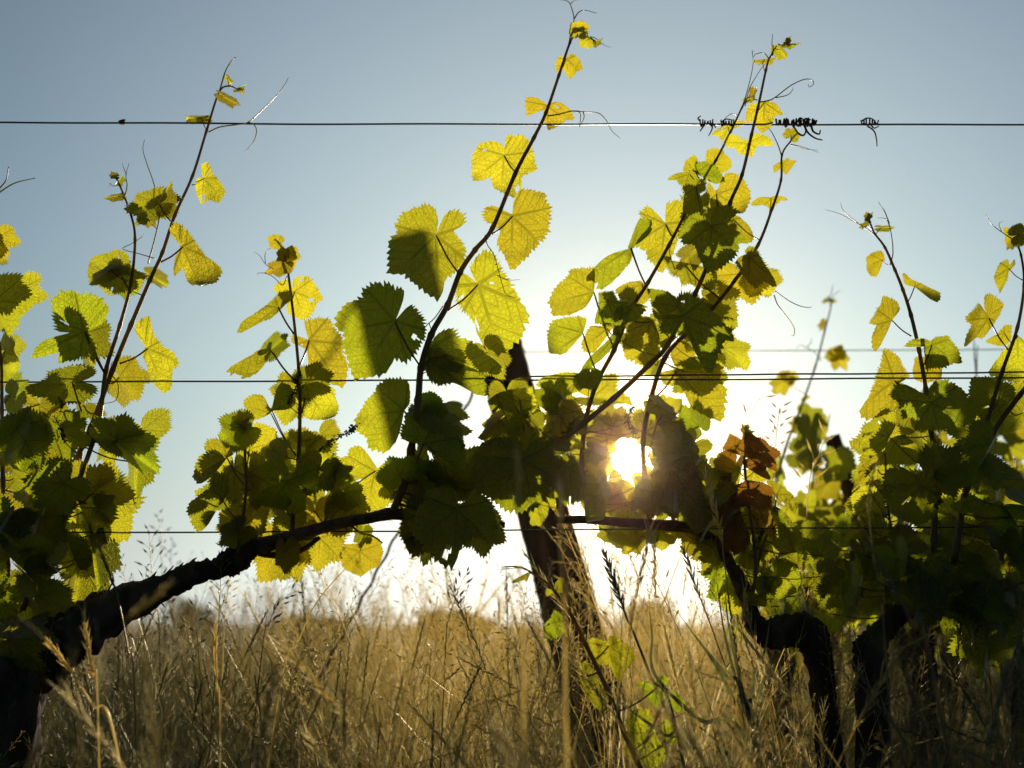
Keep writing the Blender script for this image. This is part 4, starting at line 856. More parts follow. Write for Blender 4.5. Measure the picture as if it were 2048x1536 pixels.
fill([D1], [(970, 770), (1130, 755), (1210, 860), (1100, 900), (970, 880)], 8, (-0.02, 0.06), (55, 82), 46, (.2, .7), mind=30, avoid=SUNSPOT)
fill([D3, D4], [(1300, 780), (1420, 820), (1450, 1070), (1370, 1070), (1320, 900)], 10, (-0.02, 0.08), (55, 85), 47, (0, .6), mind=34, avoid=SUNSPOT)
fill([D4, D2], [(1200, 1035), (1440, 1050), (1440, 1095), (1220, 1075)], 7, (0.0, 0.08), (50, 70), 48, (.3, .8), mind=30)
fill([D1], [(1000, 800), (1120, 770), (1180, 860), (1050, 900)], 4, (0.03, 0.10), (55, 80), 45, (.3, .8), mind=28)
fill([D1, D2, D3], [(1150, 640), (1290, 600), (1420, 560), (1450, 700), (1400, 800), (1300, 860), (1160, 860), (1130, 760)], 9, (0.05, 0.12), (60, 85), 41, (.3, .8), mind=38)
fill([D2, D3, D4], [(1140, 860), (1300, 840), (1400, 880), (1420, 1040), (1280, 1060), (1150, 1020)], 18, (0.03, 0.12), (50, 75), 42, (.4, .9), mind=26, avoid=SUNSPOT)
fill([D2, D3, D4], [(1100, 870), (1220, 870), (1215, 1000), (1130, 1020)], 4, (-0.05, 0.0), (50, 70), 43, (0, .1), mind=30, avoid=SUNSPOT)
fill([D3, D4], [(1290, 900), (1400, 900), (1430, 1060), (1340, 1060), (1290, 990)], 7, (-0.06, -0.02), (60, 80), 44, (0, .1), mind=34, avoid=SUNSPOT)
D2.buds([(1290, 800), (1265, 815), (1255, 845), (1272, 868)], -.03, 10, 70, 2.0); D1.buds([(1200, 812), (1150, 840), (1140, 858), (1130, 865)], -.02, 8, 40, 2.0)
D2.tendril([(1240, 770), (1235, 748), (1220, 752), (1212, 772)], .0006); D2.tendril([(1172, 820), (1158, 805), (1152, 812), (1160, 800), (1178, 798)], .0006); D3.tendril([(1368, 618), (1385, 610), (1392, 585), (1388, 548), (1376, 508)], .0006, dY=-.03); D1.tendril([(1350, 540), (1340, 510), (1342, 490), (1352, 486)], .0007)
D4.hero((1150,200),(1160,480),K8,[(1060,200),(1110,190)],tint=.5) if False else None

# leaves behind that keep the sun off the dark ones
def behind(sh, cx, cy, r, n, seed, Y=(0.02, 0.10), size=(60, 85)):
    fill([sh], [(cx + r * math.cos(a * .785), cy + r * math.sin(a * .785)) for a in range(8)], n, Y, size, seed, (.2, .5), mind=r * .5)
behind(D1, 1428, 462, 44, 5, 81, size=(58, 76)); behind(D1, 1385, 645, 46, 5, 82, size=(50, 70)); behind(D2, 1025, 925, 55, 7, 83, size=(56, 76)); behind(C1, 895, 1030, 36, 4, 84, size=(46, 62)); behind(C1, 880, 860, 36, 3, 85)
behind(D4, 1350, 980, 40, 4, 86, size=(50, 66)); behind(D2, 1140, 950, 32, 3, 87, size=(48, 60)); behind(B1, 570, 950, 36, 3, 88, size=(42, 56)); behind(D2, 1350, 860, 30, 2, 89, size=(45, 60))


for cx, cy, a in [(1215, 880, 200), (1270, 975, 60), (1215, 965, 100), (1300, 945, 60), (1180, 905, 60), (1195, 990, 20), (1255, 1010, 90), (1320, 985, 130), (1340, 915, 80), (1225, 855, 250), (1290, 862, 290), (1175, 950, 100)]:
    lf = D2.leaf((cx, cy), (cx + 55 * math.cos(math.radians(a)), cy + 55 * math.sin(math.radians(a))), S=62, tint=.5, wl=.8, wr=.9, dY=.03)
    if hides_sun(lf, (0, 12, 20)): bpy.data.objects.remove(lf)
# shoot with red-brown leaves
H1 = Shoot(vr, [(1502, 1205), (1512, 1140), (1508, 1080), (1498, 1010), (1490, 940), (1489, 895), (1491, 872), (1493, 860)], 0.0, .003, .001, seed=51)
H2 = Shoot(vr, [(1504, 1200), (1520, 1110), (1545, 1040), (1552, 1000)], 0.03, .0026, .001, seed=52)
for J, T, pts, m, ti, dy in [
    ((1430,650),(1630,750),[(1400,565),(1345,680),(1380,690),(1420,705),(1560,750),(1640,760),(1590,690),(1480,610)], M_ORANGE, .3, -.02),
    ((1600,920),(1350,1040),[(1620,900),(1520,890),(1430,930),(1350,990),(1410,1000),(1340,1060),(1340,1120),(1430,1090),(1530,1060),(1600,1100),(1680,1060),(1690,940)], M_ORANGE, 0, -.03),
    ((1500,770),(1710,900),[(1480,760),(1540,740),(1640,790),(1710,900),(1640,880),(1560,830),(1500,800)], M_ORANGE, .1, -.02),
    ((1450,820),(1340,800),[(1340,700),(1290,770),(1330,870),(1370,900),(1380,980),(1460,930),(1480,840),(1460,770),(1400,740)], M_LEAF, .75, .01),
    ((1450,1180),(1420,1400),[(1330,1250),(1340,1350),(1400,1400),(1480,1370),(1530,1290),(1500,1180),(1420,1140)], M_ORANGE, 0, -.03),
    ((1520,650),(1600,750),[(1480,600),(1540,560),(1610,620),(1690,720),(1640,700),(1600,700),(1540,680)], M_ORANGE, .4, .0),
    ((1560,830),(1700,830),[(1480,840),(1560,790),(1640,800),(1700,870),(1640,900),(1520,900),(1470,880)], M_LEAF, .85, .02),
    ((1600,740),(1690,780),[(1560,700),(1640,700),(1700,770),(1650,800),(1600,800)], M_LEAF, .9, .02),
    ((1530,600),(1560,660),[(1480,590),(1530,560),(1590,600),(1600,640),(1540,680),(1480,640)], M_ORANGE, .7, .01),
    ((1380,1000),(1310,1080),[(1320,900),(1400,960),(1450,1000),(1400,1080),(1330,1100),(1290,1000)], M_LEAF, .6, .02),
    ((1530,1150),(1560,1260),[(1460,1110),(1560,1100),(1620,1170),(1600,1250),(1520,1260),(1460,1200)], M_LEAF, .5, .03),
    ((1420,1160),(1340,1180),[(1380,1100),(1480,1100),(1500,1180),(1420,1250),(1340,1230),(1320,1150)], M_ORANGE, .0, -.01),
]:
    H1.hero(J, T, K8, pts, mat=m, tint=ti, dY=dy)
H1.leaf((1470, 1000), (1440, 1050), S=62, tint=.2, mat=M_ORANGE, wl=.6, wr=.9, lobes=1.5); H1.leaf((1515, 905), (1550, 940), S=56, tint=.4, mat=M_ORANGE, wl=.8, wr=.5, lobes=1.5); H1.leaf((1470, 930), (1445, 975), S=58, tint=.5, mat=M_ORANGE, wl=.5, wr=.8, dY=.02); H1.leaf((1520, 1030), (1545, 1075), S=55, tint=.1, mat=M_ORANGE, wl=.8, wr=.6, dY=.02)
H1.leaf((1492, 866), (1484, 850), S=20, tint=.7, mat=M_ORANGE); H1.leaf((1494, 868), (1507, 862), S=18, tint=.8); H1.leaf((1493, 860), (1495, 848), S=16, tint=.8)
H2.hero((1720,980),(1860,1160),K8,[(1640,900),(1700,890),(1760,930),(1830,980),(1860,1060),(1850,1150),(1810,1100),(1780,1050),(1720,1010),(1700,960)], tint=.4, dY=-.02)
H2.hero((1700,1080),(1960,1420),K8,[(1670,1050),(1740,1080),(1850,1180),(1950,1310),(1980,1390),(1930,1410),(1850,1400),(1790,1300),(1730,1200),(1680,1120)], tint=.1, dY=-.05, fold=.6)
H1.hero((480,325),(560,510),KB,[(470,300),(440,220),(520,200),(600,240),(650,330),(640,460),(560,515),(470,460),(400,400),(380,330),(380,260),(430,270)], tint=.15, dY=-.01, node=(1510, 1190))
H1.hero((230,430),(200,560),KB,[(220,370),(150,380),(120,450),(140,530),(200,560),(290,540),(280,440),(250,370)], tint=.7, dY=.02, node=(1500, 1205))
H1.hero((330,190),(300,290),KB,[(260,200),(340,150),(370,200),(330,280),(290,290),(240,240)], tint=.5, dY=.02)
H1.hero((1170,1310),(1220,1440),K8,[(1140,1240),(1200,1240),(1260,1300),(1250,1370),(1200,1380),(1160,1330)], tint=.65, dY=.03, node=(1508, 1150)); H1.hero((1300,1380),(1260,1460),K8,[(1240,1360),(1290,1330),(1370,1400),(1340,1470),(1290,1480),(1230,1420)], tint=.6, dY=.03, node=(1505, 1180))
H1.buds([(1515, 1100), (1520, 1075), (1528, 1060)], -.01, 6, 40, 1.8)
fill([H1, H2], [(1450, 1080), (1640, 1070), (1650, 1170), (1600, 1225), (1520, 1230), (1450, 1150)], 13, (-0.05, 0.10), (55, 85), 91, (0, .4), mind=34)
fill([H1, H2], [(1420, 940), (1540, 940), (1560, 1080), (1440, 1110)], 6, (0.02, 0.08), (50, 75), 53, (.2, .7), mind=32)

# ------------------------------------------------------------------ right vine
E1 = Shoot(vf, [(1868, 1170), (1868, 1080), (1872, 960), (1862, 860), (1852, 780), (1838, 700), (1822, 630), (1806, 580), (1790, 540), (1770, 495), (1750, 468), (1742, 450), (1736, 436)], -0.01, .0044, .0009, seed=61)
F1 = Shoot(vf, [(1905, 1130), (1918, 1050), (1935, 960), (1972, 850), (2004, 745), (2035, 655), (2048, 570), (2042, 510), (2028, 476)], -0.02, .0044, .0011, seed=62)
F2 = Shoot(vf, [(1910, 1120), (1935, 975), (1985, 868), (2040, 790), (2110, 700)], -0.03, .0042, .003, seed=63)
F3 = Shoot(vf, [(1800, 1230), (1790, 1120), (1775, 1000), (1770, 900)], 0.03, .003, .0012, seed=64)
F4 = Shoot(vf, [(1900, 1150), (1990, 1180), (2060, 1160)], -0.03, .003, .0015, seed=65)
E1.leaf((1736, 436), (1730, 425), S=16, tint=.5); E1.leaf((1738, 436), (1746, 424), S=14, tint=.5); E1.leaf((1734, 450), (1718, 457), S=20, tint=.4, wl=.3); E1.leaf((1762, 455), (1784, 457), S=30, tint=.7, wl=.3, wr=.3, node=(1752, 468))
E1.tendril([(1750, 470), (1728, 454), (1702, 440), (1680, 428), (1651, 419)], .0007); E1.tendril([(1716, 446), (1698, 432), (1686, 420), (1681, 405)], .0006)
E1.tendril([(1780, 530), (1786, 505), (1782, 465), (1772, 430), (1757, 404)], .0008); E1.tendril([(1780, 455), (1774, 440), (1766, 436), (1755, 436)], .0006); E1.tendril([(1779, 447), (1772, 428), (1767, 416)], .0006)
E1.hero((985,635),(950,765),K9,[(1010,640),(1000,590),(980,560),(920,575),(885,610),(890,700),(910,750),(950,765),(980,690),(995,640)], node=(1776, 530), tint=.85)
E1.hero((1230,835),(1450,925),K9,[(1120,720),(1150,820),(1250,845),(1280,870),(1365,915),(1390,960),(1450,925),(1440,860),(1370,850),(1290,810),(1200,780)], node=(1815, 605), tint=.65)
E1.hero((1060,1085),(930,1350),K9,[(1060,1060),(1140,1010),(1110,930),(1020,890),(1000,960),(890,1110),(950,1120),(890,1220),(895,1300),(935,1350),(970,1250),(960,1170),(1030,1110)], node=(1822, 672), tint=.5)
E1.hero((1360,1270),(1615,1430),K9,[(1350,1240),(1390,1210),(1500,1195),(1570,1290),(1615,1430),(1560,1400),(1480,1440),(1350,1455),(1320,1350),(1290,1260),(1200,1250),(1120,1300),(1200,1230),(1290,1220)], node=(1845, 735), tint=.1, dY=-.03)
F1.hero((1785,1070),(1590,1330),K9,[(1780,1060),(1730,990),(1700,950),(1590,1060),(1600,1110),(1640,1110),(1600,1190),(1590,1330),(1680,1160),(1690,1170),(1700,1220),(1740,1220),(1820,1130),(1870,1060),(1920,960),(1870,930),(1800,880),(1750,890),(1735,980)], node=(2016, 700), tint=.5, dY=0)
F1.hero((1935,700),(1905,900),K9,[(1930,670),(1920,630),(1850,660),(1815,760),(1850,820),(1905,900),(1920,800),(1945,785),(1930,730),(1985,670),(1970,625),(1945,670)], node=(2045, 560), tint=.55)
F1.leaf((2025, 478), (2000, 485), S=34, tint=.9, wl=.8); F1.leaf((2034, 470), (2055, 462), S=36, tint=.6, wl=.8); F1.tendril([(2024, 478), (2005, 465), (1985, 450), (1972, 430)], .0008); F1.tendril([(2003, 463), (1998, 448), (2006, 442)], .0005)
F1.hero((1900,1180),(1760,1240),K9,[(1960,1120),(1900,1120),(1840,1190),(1750,1245),(1830,1270),(1900,1280),(1960,1240)], tint=.6, dY=.02)
F1.hero((2000,1200),(1990,1500),K9,[(1960,1250),(1900,1300),(1850,1400),(1800,1500),(1860,1536),(2000,1560),(2090,1500),(2100,1300),(2040,1220)], tint=.5, dY=.03)
E1.hero((1080,230),(820,420),KA,[(1050,0),(1110,50),(1170,150),(1200,200),(1110,250),(1110,400),(1000,480),(830,530),(810,450),(890,340),(950,150),(1000,-20)], node=(1855, 800), tint=.55, dY=.02, tilt=(.1,.1))
E1.hero((1040,650),(810,600),KA,[(1050,640),(1100,560),(1090,470),(1000,430),(900,500),(820,560),(810,680),(840,780),(930,790),(1000,740)], node=(1868, 945), tint=.4, dY=.01)
E1.hero((1355,390),(1400,600),KA,[(1350,350),(1340,290),(1400,230),(1500,220),(1620,290),(1740,480),(1650,550),(1500,600),(1380,600),(1210,600),(1270,550),(1200,500),(1110,520),(1130,430),(1090,300),(1100,250),(1200,260),(1300,330)], tint=0, dY=-.07, tilt=(.1,.3))
E1.hero((1275,1010),(1100,1180),KA,[(1280,980),(1260,920),(1350,880),(1480,900),(1540,960),(1400,1000),(1480,1080),(1400,1250),(1280,1330),(1100,1310),(1000,1180),(960,1080),(1000,960),(1000,900),(1120,860),(1240,930)], tint=0, dY=-.08, tilt=(.1,.3))
E1.hero((1330,150),(1450,60),KA,[(1200,140),(1230,50),(1330,50),(1450,60),(1470,150),(1440,220),(1300,250),(1220,220)], tint=.7, dY=.03)
E1.hero((1120,640),(1160,830),KA,[(1100,640),(1150,630),(1220,700),(1250,760),(1230,850),(1120,860),(1010,840),(1000,720),(1050,660)], tint=.6, dY=.03)
E1.hero((870,900),(770,1080),KA,[(960,760),(900,800),(800,880),(810,950),(755,1080),(800,1050),(850,980),(930,880),(960,800)], tint=.5, dY=0, node=(1775, 1000))
E1.hero((900,1050),(790,1230),KA,[(970,960),(880,980),(800,1060),(760,1100),(780,1160),(790,1240),(860,1180),(930,1200),(990,1170),(1000,1060)], tint=.65, dY=.02, node=(1785, 1050))
E1.hero((840,1250),(720,1440),KA,[(880,1190),(930,1220),(920,1280),(850,1330),(800,1400),(750,1480),(700,1450),(710,1350),(760,1280)], tint=.55, dY=.02, node=(1790, 1120))
F1.hero((1600,1140),(1860,1110),KA,[(1480,1160),(1520,1200),(1600,1230),(1750,1210),(1860,1110),(1800,1080),(1680,1080),(1580,1110)], tint=.02, dY=-.05)
F1.hero((1850,400),(1650,420),KA,[(1660,200),(1800,200),(1960,250),(1990,400),(1900,520),(1800,560),(1700,480),(1640,330)], tint=.15, dY=.02)
F2.hero((1960,1250),(2048,1500),KA,[(1780,1180),(1870,1110),(1900,1200),(1960,1300),(2060,1380),(2060,1560),(1950,1480),(1880,1380),(1830,1250)], tint=.05, dY=-.04)
E1.hero((1380,260),(1400,650),KB,[(1370,220),(1240,120),(1180,280),(1250,400),(1330,420),(1340,550),(1400,650),(1480,600),(1540,540),(1560,430),(1680,360),(1600,250),(1500,180)], tint=0, dY=-.08)
F4.hero((1830,430),(2030,780),KB,[(1830,400),(1700,300),(1550,480),(1560,600),(1680,640),(1800,720),(1860,640),(2000,780),(2060,760),(2060,560),(1900,480)], tint=.05, dY=-.06, node=(1900, 1150))
F3.hero((1030,250),(920,350),KB,[(1100,130),(1000,150),(910,180),(910,280),(960,360),(1060,370),(1130,330),(1130,200)], tint=.3, dY=.0, node=(1790, 1130))
F4.hero((1760,150),(1880,190),KB,[(1700,170),(1680,120),(1750,90),(1830,140),(1880,190),(1830,240),(1820,300),(1740,260)], tint=.3, dY=.02)
F4.hero((1760,330),(1750,440),KB,[(1710,270),(1770,260),(1830,290),(1830,390),(1790,440),(1720,360)], tint=.0, dY=-.03)
F4.hero((1950,240),(2060,330),KB,[(1930,180),(2000,150),(2060,180),(2060,380),(1980,360),(1920,300)], tint=.45, dY=.05)
F2.tendril([(1985, 830), (2000, 815), (2020, 800), (2030, 790)], .0006); F1.tendril([(1990, 905), (1995, 920), (1980, 915), (1970, 900), (1972, 890)], .0006)
E1.buds([(1880, 1050), (1870, 1020), (1880, 1000), (1872, 985)], -.06, 9, 60, 2.0)
polyE = [(1740, 800), (1840, 760), (1960, 780), (2080, 700), (2090, 1240), (1960, 1250), (1800, 1200), (1730, 1120), (1740, 950)]
fill([E1, F1, F2, F3], polyE, 24, (0.03, 0.12), (60, 90), 66, (.2, .7), mind=36)
fill([F3], [(1640, 1060), (1760, 1000), (1770, 1220), (1660, 1230)], 9, (0.0, 0.10), (60, 85), 69, (0, .4), mind=36)
fill([F3, F4, E1], [(1700, 1040), (1800, 1000), (1960, 1060), (2070, 1060), (2070, 1300), (1900, 1280), (1760, 1230), (1690, 1150)], 18, (-0.06, 0.08), (65, 100), 68, (0, .4), mind=44)
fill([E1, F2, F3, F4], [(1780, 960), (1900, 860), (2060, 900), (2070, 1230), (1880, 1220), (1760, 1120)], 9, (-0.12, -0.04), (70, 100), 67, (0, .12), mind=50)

# ------------------------------------------------------------------ low sucker in the grass
b3 = P(1262, 1530, -0.12); vs_ = empty('vine_sucker', (b3.x, -0.12, 0))
tag(vs_, "short lone vine shoot with torn leaves rising out of the grass below the post", 'vine shoot')
G1 = Shoot(vs_, [(1330, 1700), (1290, 1560), (1250, 1470), (1215, 1380), (1172, 1290), (1148, 1240), (1122, 1200), (1098, 1170), (1070, 1150), (1050, 1138), (1030, 1133), (1006, 1134)], -0.12, .0038, .0008, seed=71)
g0 = P(1330, 1700, -0.12)
for J, T, pts, ti in [
    ((845,765),(890,1000),[(850,740),(740,715),(700,770),(740,830),(790,890),(850,880),(900,990),(940,920),(1010,820),(980,760),(920,720),(880,690),(840,710)], .85),
    ((670,955),(820,1220),[(700,860),(640,900),(650,950),(690,1040),(720,1110),(760,1180),(820,1220),(880,1100),(820,1040),(760,950)], .55),
    ((545,605),(480,735),[(545,560),(500,540),(480,590),(430,640),(435,690),(480,735),(540,700),(575,670),(565,610)], .2),
    ((1150,1030),(1350,1230),[(1130,1000),(1080,980),(1000,1010),(1050,1020),(1080,1090),(1150,1180),(1200,1090),(1300,1230),(1370,1200),(1310,1090),(1220,1040),(1230,970),(1170,950)], .1),
    ((1130,1310),(1000,1500),[(1130,1250),(1100,1150),(1000,1170),(940,1260),(980,1300),(930,1470),(1030,1500),(1100,1530),(1180,1480),(1220,1430),(1150,1380)], .5),
    ((1200,1360),(1290,1260),[(1170,1320),(1190,1230),(1240,1200),(1300,1290),(1280,1370),(1210,1390)], .5),
    ((515,420),(540,330),[(500,430),(505,360),(540,325),(570,345),(550,370),(555,425),(520,430)], .95),
    ((500,425),(455,455),[(505,410),(450,405),(445,430),(455,460),(480,430)], .6),
    ((330,305),(215,400),[(350,290),(300,315),(260,350),(235,350),(210,400),(250,365),(310,345),(325,360),(345,320)], .2)]:
    G1.hero(J, T, KG, pts, tint=ti * .55, dY=.0)
G1.tendril([(1146, 1240), (1148, 1222), (1140, 1200), (1135, 1180), (1138, 1160), (1149, 1141)], .0011); G1.tendril([(1136, 1202), (1128, 1196), (1118, 1192)], .0007)
G1.tendril([(1040, 1135), (1020, 1137), (993, 1139)], .0006)

# ------------------------------------------------------------------ the next row, out of focus on the right
def far_vine(seed, trunk, shoots, polys, label, n, Y=1.8, size=(40, 66), group='vines of the next row'):
    rg = random.Random(seed)
    base = P(trunk[0][0], trunk[0][1], Y); v = empty('grapevine', (base.x, Y, 0))
    tag(v, label, 'grapevine', group)
    wood('trunk', v, trunk, [.035, .032, .028, .03, .018], Y, M_BARK, seed, .25, 12, 6, (0, 0, .04))
    S = [Shoot(v, p, Y + rg.uniform(-.06, .06), .0045, .0014, seed=seed * 10 + k) for k, p in enumerate(shoots)]
    for poly, q in zip(polys, n):
        fill(S, poly, q, (Y - 0.18, Y + 0.2), size, seed + q, (.1, .75), fine=False, mind=size[0] * .45)
    return v, S
_, SA = far_vine(101, [(1560, 1420), (1565, 1330), (1560, 1250), (1590, 1190), (1640, 1160)],
    [[(1530, 1180), (1545, 1010), (1570, 900), (1600, 820), (1630, 735), (1650, 660), (1662, 610), (1655, 592)], [(1600, 1180), (1620, 1040), (1628, 930), (1640, 840)],
     [(1500, 1190), (1480, 1080), (1470, 990)], [(1650, 1180), (1680, 1060), (1690, 940), (1668, 870)]],
    [[(1430, 1180), (1450, 1010), (1540, 940), (1600, 850), (1660, 840), (1720, 930), (1730, 1270), (1560, 1290), (1440, 1250)]],
    "blurred grapevine of the next row with one tall thin shoot right of the reddened leaves", [72])
s = SA[0]
for J, T, S_, ti in [((1672, 712), (1690, 740), 36, .9), ((1672, 712), (1695, 706), 30, .9), ((1568, 762), (1545, 790), 34, .8), ((1580, 760), (1592, 745), 30, .9), ((1648, 645), (1638, 662), 22, .95),
                     ((1610, 800), (1618, 790), 18, .9), ((1612, 835), (1650, 850), 44, .1), ((1600, 850), (1580, 862), 40, .6), ((1660, 600), (1672, 604), 16, .4), ((1652, 600), (1644, 608), 14, .4)]:
    s.leaf(J, T, S=S_, tint=ti, dY=0, lobes=1.8, wl=.9, wr=.6)
s.tendril([(1642, 722), (1630, 705), (1612, 695), (1600, 690), (1592, 698)], .0014); s.tendril([(1614, 694), (1622, 685), (1622, 676)], .0012)
s.tendril([(1661, 612), (1666, 592), (1682, 580)], .0012); s.tendril([(1658, 600), (1664, 580), (1666, 568)], .0012)
far_vine(102, [(1850, 1420), (1850, 1330), (1840, 1240), (1810, 1190), (1780, 1150)],
    [[(1800, 1190), (1820, 1000), (1850, 860), (1870, 760)], [(1880, 1190), (1900, 1040), (1930, 900), (1950, 800), (1955, 690)], [(1760, 1180), (1745, 1060), (1750, 960)]],
    [[(1700, 940), (1800, 860), (1960, 820), (2000, 900), (2000, 1290), (1720, 1290)]],
    "blurred grapevine of the next row, mostly hidden by the leafy vine at the right edge", [60])
far_vine(103, [(2120, 1420), (2110, 1330), (2090, 1240), (2070, 1190), (2040, 1150)],
    [[(2000, 1190), (1985, 1000), (1962, 850), (1950, 720), (1948, 680)], [(2080, 1190), (2050, 1040), (2030, 900), (2040, 780)]],
    [[(1960, 860), (2080, 800), (2180, 900), (2180, 1290), (1980, 1290)]],
    "blurred grapevine of the next row cut off by the right border of the view", [52])
for k_, (x0, lb) in enumerate([(1660, "small blurred grapevine two rows back, showing low between the trunks at right"), (1900, "small blurred grapevine two rows back behind the short dark stump"), (2130, "small blurred grapevine two rows back at the very right border")]):
    far_vine(110 + k_, [(x0, 1380), (x0 + 4, 1320), (x0 - 4, 1260), (x0 + 10, 1220), (x0 + 30, 1200)],
        [[(x0 + 40, 1210), (x0 + 50, 1100), (x0 + 60, 1010), (x0 + 80, 940)], [(x0 - 60, 1220), (x0 - 50, 1120), (x0 - 60, 1020)], [(x0 + 100, 1220), (x0 + 120, 1100), (x0 + 110, 1000)]],
        [[(x0 - 130, 1060), (x0 + 150, 1040), (x0 + 160, 1330), (x0 - 130, 1330)]], lb, [80], 3.6, (34, 50), 'vines two rows back')
def stake(p0, p1, Y, r, label):
    a, b = P(*p0, Y), P(*p1, Y); d = a - b; g0 = b + d * ((b.z + .05) / -d.z)
    V, F = tube([g0 + (b - g0) * (i / 20) for i in range(21)], [r] * 21, 12, .06, random.Random(int(p0[0])), 5)
    tag(link('vineyard_post', mesh('vineyard_post', off(V, g0), F, [M_POST]), None, g0), label, 'post')
stake((1700, 980), (1664, 872), 1.8, .021, "slim dark stake leaning among the blurred leaves right of the reddened shoot")
stake((1995, 1180), (1958, 1010), 2.3, .040, "blurred dark stake standing low behind the leaves at the right edge")

# ------------------------------------------------------------------ grass
def tri_tube(pts, r, seg=3):
    V, F = tube(pts, r, seg); T = []
    for f in F[:-2]: T += [(f[0], f[1], f[2]), (f[0], f[2], f[3])]
    return V, T
def seed_body(c, d, L, w):
    d = Vector(d).normalized(); a = d.orthogonal().normalized(); b = d.cross(a); c = Vector(c)
    m = c + d * L * .4
    V = [c, m + a * w, m + (b * .87 - a * .5) * w, m + (-b * .87 - a * .5) * w, c + d * L]
    return V, [(0, 1, 2), (0, 2, 3), (0, 3, 1), (4, 2, 1), (4, 3, 2), (4, 1, 3)]
def awn(c, d, L, w=.0004):
    d = Vector(d).normalized(); a = d.orthogonal().normalized(); c = Vector(c)
    return [c - a * w, c + a * w, c + d * L], [(0, 1, 2)]
def stalk_pts(rg, h, lean, n=7):
    az = rg.uniform(0, 6.28); return [Vector((math.cos(az) * lean * (i / n) ** 2, math.sin(az) * lean * (i / n) ** 2, h * i / n * (1 - .08 * (i / n) * lean / h))) for i in range(n + 1)]
def spike_parts(rg, pts, frac=.22, n=16, L=.011, w=.0013, awnL=.018, spread=.35):
    """narrow bristly ear along the last part of a stalk"""
    out = []; m = len(pts) - 1
    for i in range(n):
        t = (1 - frac) + frac * i / n; k = min(m - 1, int(t * m)); f = t * m - k
        c = pts[k].lerp(pts[k + 1], f); d = (pts[k + 1] - pts[k]).normalized()
        a = i * 2.4; o = d.orthogonal().normalized(); o = Matrix.Rotation(a, 3, d) @ o
        dd = d + o * spread * rg.uniform(.7, 1.3); s = math.sin(math.pi * (.15 + .8 * i / n))
        out.append(seed_body(c, dd, L * (.7 + .5 * s), w * (.6 + .6 * s)))
        if awnL: out.append(awn(c + dd.normalized() * L * .7, dd + o * .15, awnL * rg.uniform(.7, 1.2)))
    return out
def panicle_parts(rg, pts, frac=.25, n=9, arm=.02, L=.013, w=.0016, awnL=.006, droop=.3):
    """loose oat or brome head: spikelets on thin side branches"""
    out = []; m = len(pts) - 1
    for i in range(n):
        t = (1 - frac) + frac * i / (n - 1) * .98; k = min(m - 1, int(t * m)); f = t * m - k
        c = pts[k].lerp(pts[k + 1], f); d = (pts[k + 1] - pts[k]).normalized()
        o = Matrix.Rotation(i * 2.5 + rg.uniform(-.4, .4), 3, d) @ d.orthogonal().normalized()
        al = arm * (1.1 - .8 * i / n) * rg.uniform(.6, 1.2)
        e = c + (d * .8 + o * .7).normalized() * al
        out.append(tri_tube([c, e], .0003)); dd = (d * .7 + o * .6 + Vector((0, 0, -droop)))
        out.append(seed_body(e, dd, L * rg.uniform(.8, 1.2), w))
        if awnL: out.append(awn(e + dd.normalized() * L * .9, dd, awnL))
    return out
def blade_part(rg, h, lean, w=.0028, n=6):
    az = rg.uniform(0, 6.28); c, s = math.cos(az), math.sin(az); V = []; T = []
    for i in range(n + 1):
        t = i / n; r = lean * t ** 1.8; z = h * (t - .25 * (lean / h) * t ** 3); ww = w * (1 - t ** 2.2) + .0002
        p = Vector((c * r, s * r, z)); q = Vector((-s, c, 0)) * ww
        V += [p - q, p + Vector((c, s, 0)) * ww * .25, p + q]
    for i in range(n):
        for k in (0, 1):
            a = i * 3 + k; T += [(a, a + 1, a + 4), (a, a + 4, a + 3)]
    return V, T
rg = random.Random(77)
TPL = {'ear': [], 'pan': [], 'blade': [], 'far': [], 'fine': [], 'bent': [], 'under': []}
def bent_pts(rg, h, n=7):
    """a stalk that has been pushed over part of the way up"""
    az = rg.uniform(0, 6.28); k = rg.randrange(3, 6); a = rg.uniform(.05, .2); p = Vector((0, 0, 0)); out = [p.copy()]
    for i in range(n):
        if i == k: a += rg.uniform(.6, 1.5)
        a += rg.uniform(0, .12); p = p + Vector((math.cos(az) * math.sin(a), math.sin(az) * math.sin(a), math.cos(a))) * h / n; out.append(p.copy())
    return out
